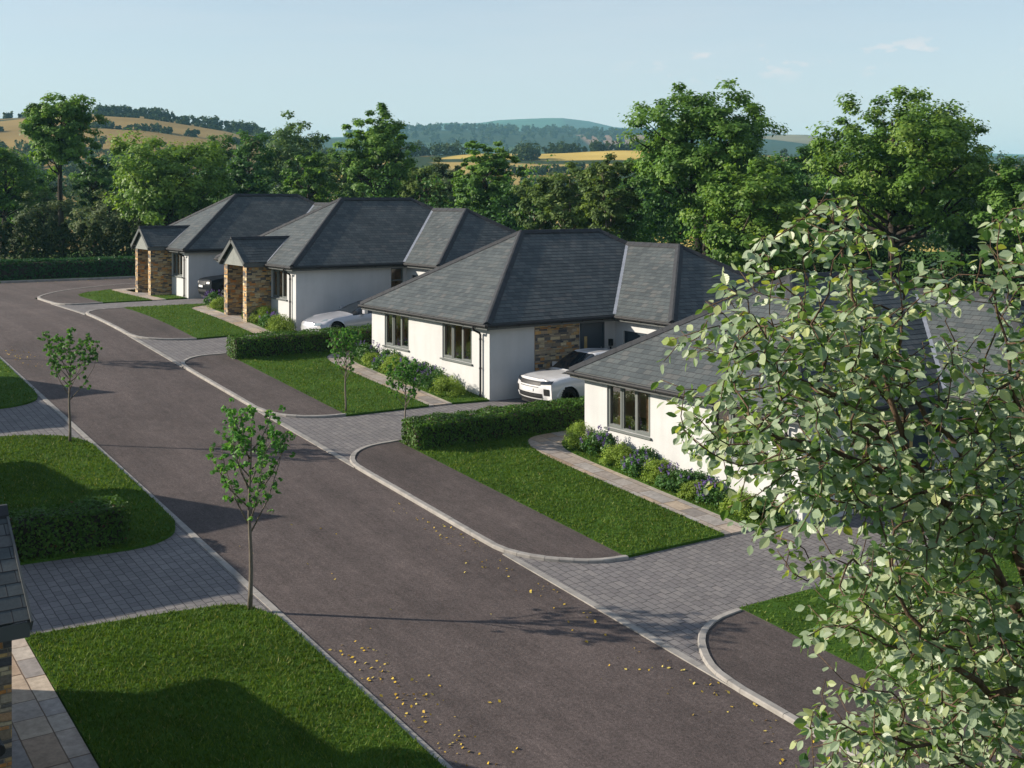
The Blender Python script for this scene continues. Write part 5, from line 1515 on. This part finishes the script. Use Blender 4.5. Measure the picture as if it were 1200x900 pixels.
            for k in range(N):
                a, b_ = PI * (-0.12 + 1.24 * k / N), PI * (-0.12 + 1.24 * (k + 1) / N)
                ro, ri = wr + 0.10, wr + 0.045; yy = s * (hw + 0.006)
                A.face([(wx + ri * math.cos(a), yy, wr + ri * math.sin(a)), (wx + ri * math.cos(b_), yy, wr + ri * math.sin(b_)), (wx + ro * math.cos(b_), yy - s * 0.03, wr + ro * math.sin(b_)), (wx + ro * math.cos(a), yy - s * 0.03, wr + ro * math.sin(a))], m=0)
                A.face([(wx + ri * math.cos(a), yy, wr + ri * math.sin(a)), (wx + ri * math.cos(b_), yy, wr + ri * math.sin(b_)), (wx + ri * math.cos(b_), s * 0.5, wr + ri * math.sin(b_)), (wx + ri * math.cos(a), s * 0.5, wr + ri * math.sin(a))], m=1)
            A.box(wx - wr - 0.05, wx + wr + 0.05, min(s * 0.5, s * 0.52), max(s * 0.5, s * 0.52), 0.15, wr * 2, 1)
            A.build('wheel_arch', [paint, M['black_trim']], root)
    U = MB(); U.box(0.25, L - 0.25, -0.7, 0.7, 0.17, 0.34); U.build('underbody', M['black_trim'], root)
    return root

# station: x, sill half-width, widest, sill z, widest z, belt half-width, belt z, roof half-width, roof-edge z, centre z
SUV = [(0.0, .80, .90, .30, .55, .84, .88, .60, .965, .985), (0.35, .84, .94, .26, .60, .88, .93, .62, 1.01, 1.03), (0.9, .86, .955, .24, .62, .89, .97, .64, 1.05, 1.075), (1.38, .87, .955, .24, .62, .89, 1.00, .66, 1.085, 1.11),
       (1.75, .87, .95, .24, .62, .88, 1.02, .63, 1.36, 1.39), (2.2, .87, .95, .24, .62, .87, 1.04, .59, 1.58, 1.62), (2.7, .87, .95, .24, .62, .87, 1.06, .585, 1.60, 1.645), (3.5, .87, .955, .25, .64, .87, 1.09, .57, 1.55, 1.60), (4.0, .84, .93, .28, .66, .86, 1.10, .55, 1.42, 1.47), (4.25, .80, .90, .32, .66, .83, 1.08, .60, 1.16, 1.2), (4.37, .76, .86, .36, .66, .80, .95, .6, 1.0, 1.03)]
car('parked_car', 'white compact SUV with black grille parked behind the near hedge', 20.92, 29.72, 0.0, SUV,
    dict(sweep=0.26, nose=([.25, .45, .7, .88, 1.0], [.10, .02, .0, .05, .16]), cowl=1.40, roof0=2.15, roof1=3.75, tail=4.3, wheels=(0.86, 3.54), r=0.36, pillars=(2.55, 3.4),
         front=[('grille', -0.52, 0.52, .785, .915, 'black_trim', {}), ('headlight', 0.52, 0.90, .825, .915, 'car_glass', dict(both=True, taper=0.035)), ('headlight_trim', 0.50, 0.88, .815, .835, 'black_trim', dict(both=True, taper=0.03)),
                ('grille_bar', -0.46, 0.46, .725, .745, 'black_trim', {}), ('lower_grille', -0.60, 0.60, .40, .545, 'black_trim', {}), ('bumper_vent', 0.66, 0.84, .50, .70, 'black_trim', dict(both=True)), ('skid_plate', -0.5, 0.5, .27, .33, 'black_trim', {}), ('number_plate', -0.25, 0.25, .60, .69, 'plate_glint', dict(out=0.02)), ('sill_trim', -0.8, 0.8, .30, .36, 'black_trim', {})],
         top=[('bonnet_vent', [(0.98, .40), (1.16, .36), (1.16, .52), (1.02, .54)], 'black_trim')]),
    M['paint_white'], M['paint_white'], M['rim_dark'])
GT = [(0.0, .78, .90, .16, .42, .80, .60, .55, .66, .69), (0.3, .84, .95, .14, .45, .87, .70, .58, .74, .755), (0.8, .87, .975, .13, .50, .87, .82, .62, .82, .835), (1.3, .87, .97, .13, .50, .86, .86, .64, .885, .91), (1.72, .87, .965, .13, .50, .86, .90, .66, .95, .98),
      (2.2, .87, .96, .13, .52, .86, .93, .60, 1.19, 1.22), (2.7, .87, .96, .13, .52, .86, .95, .54, 1.33, 1.37), (3.3, .87, .965, .13, .54, .87, .97, .52, 1.34, 1.385), (4.0, .87, .98, .15, .56, .88, 1.0, .50, 1.22, 1.27), (4.6, .85, .96, .2, .58, .85, .98, .52, 1.04, 1.07), (4.96, .80, .90, .3, .58, .78, .86, .5, .92, .94)]
car('parked_car', 'low silver sports car with teardrop headlights parked beside the blank white wall', 19.35, 42.85, 0.0, GT,
    dict(sweep=0.34, nose=([.1, .35, .55, .75, .95], [.06, .0, .03, .14, .28]), cowl=1.74, roof0=2.62, roof1=3.4, tail=4.7, wheels=(0.95, 3.88), r=0.35, pillars=(3.0, 3.9),
         front=[('headlight', 0.58, 0.86, .56, .655, 'lamp', dict(both=True, taper=0.03)), ('lower_grille', -0.5, 0.5, .22, .33, 'black_trim', {}), ('air_intake', 0.6, 0.84, .22, .36, 'black_trim', dict(both=True))],
         top=[('headlight', [(0.20, .66), (0.46, .60), (0.62, .70), (0.42, .82)], 'lamp')]),
    M['paint_silver'], M['car_glass'], M['rim_silver'])
RR = [(0.0, .84, .93, .34, .62, .89, 1.00, .66, 1.07, 1.09), (0.3, .88, .97, .30, .65, .92, 1.06, .68, 1.12, 1.135), (0.9, .90, .985, .28, .68, .93, 1.10, .70, 1.165, 1.18), (1.5, .90, .985, .28, .68, .93, 1.14, .70, 1.20, 1.215), (1.85, .90, .985, .28, .68, .92, 1.15, .68, 1.50, 1.53), (2.2, .90, .985, .28, .68, .92, 1.16, .66, 1.77, 1.80), (3.0, .90, .985, .28, .68, .92, 1.17, .66, 1.81, 1.85), (4.3, .90, .98, .30, .68, .91, 1.18, .64, 1.78, 1.82), (4.75, .87, .96, .34, .68, .89, 1.17, .62, 1.45, 1.5), (4.98, .84, .93, .4, .68, .86, 1.1, .66, 1.15, 1.18)]
car('parked_car', 'black large SUV parked against the farthest bungalow, only its front showing', 19.75, 55.75, 0.0, RR,
    dict(sweep=0.20, nose=([.3, .5, .8, 1.0, 1.1], [.06, .0, .0, .04, .12]), cowl=1.52, roof0=2.15, roof1=4.4, tail=4.9, wheels=(0.92, 3.86), r=0.39, pillars=(2.6, 3.6),
         front=[('grille', -0.5, 0.5, .82, 1.0, 'black_trim', {}), ('headlight', 0.56, 0.80, .88, .97, 'plate_glint', dict(both=True)), ('lower_grille', -0.6, 0.6, .46, .60, 'black_trim', {}), ('number_plate', -0.26, 0.26, .70, .80, 'plate_glint', dict(out=0.02))]),  # headlights in flat white, their bright highlight put into the colour
    M['paint_black'], M['paint_black'], M['rim_silver'])
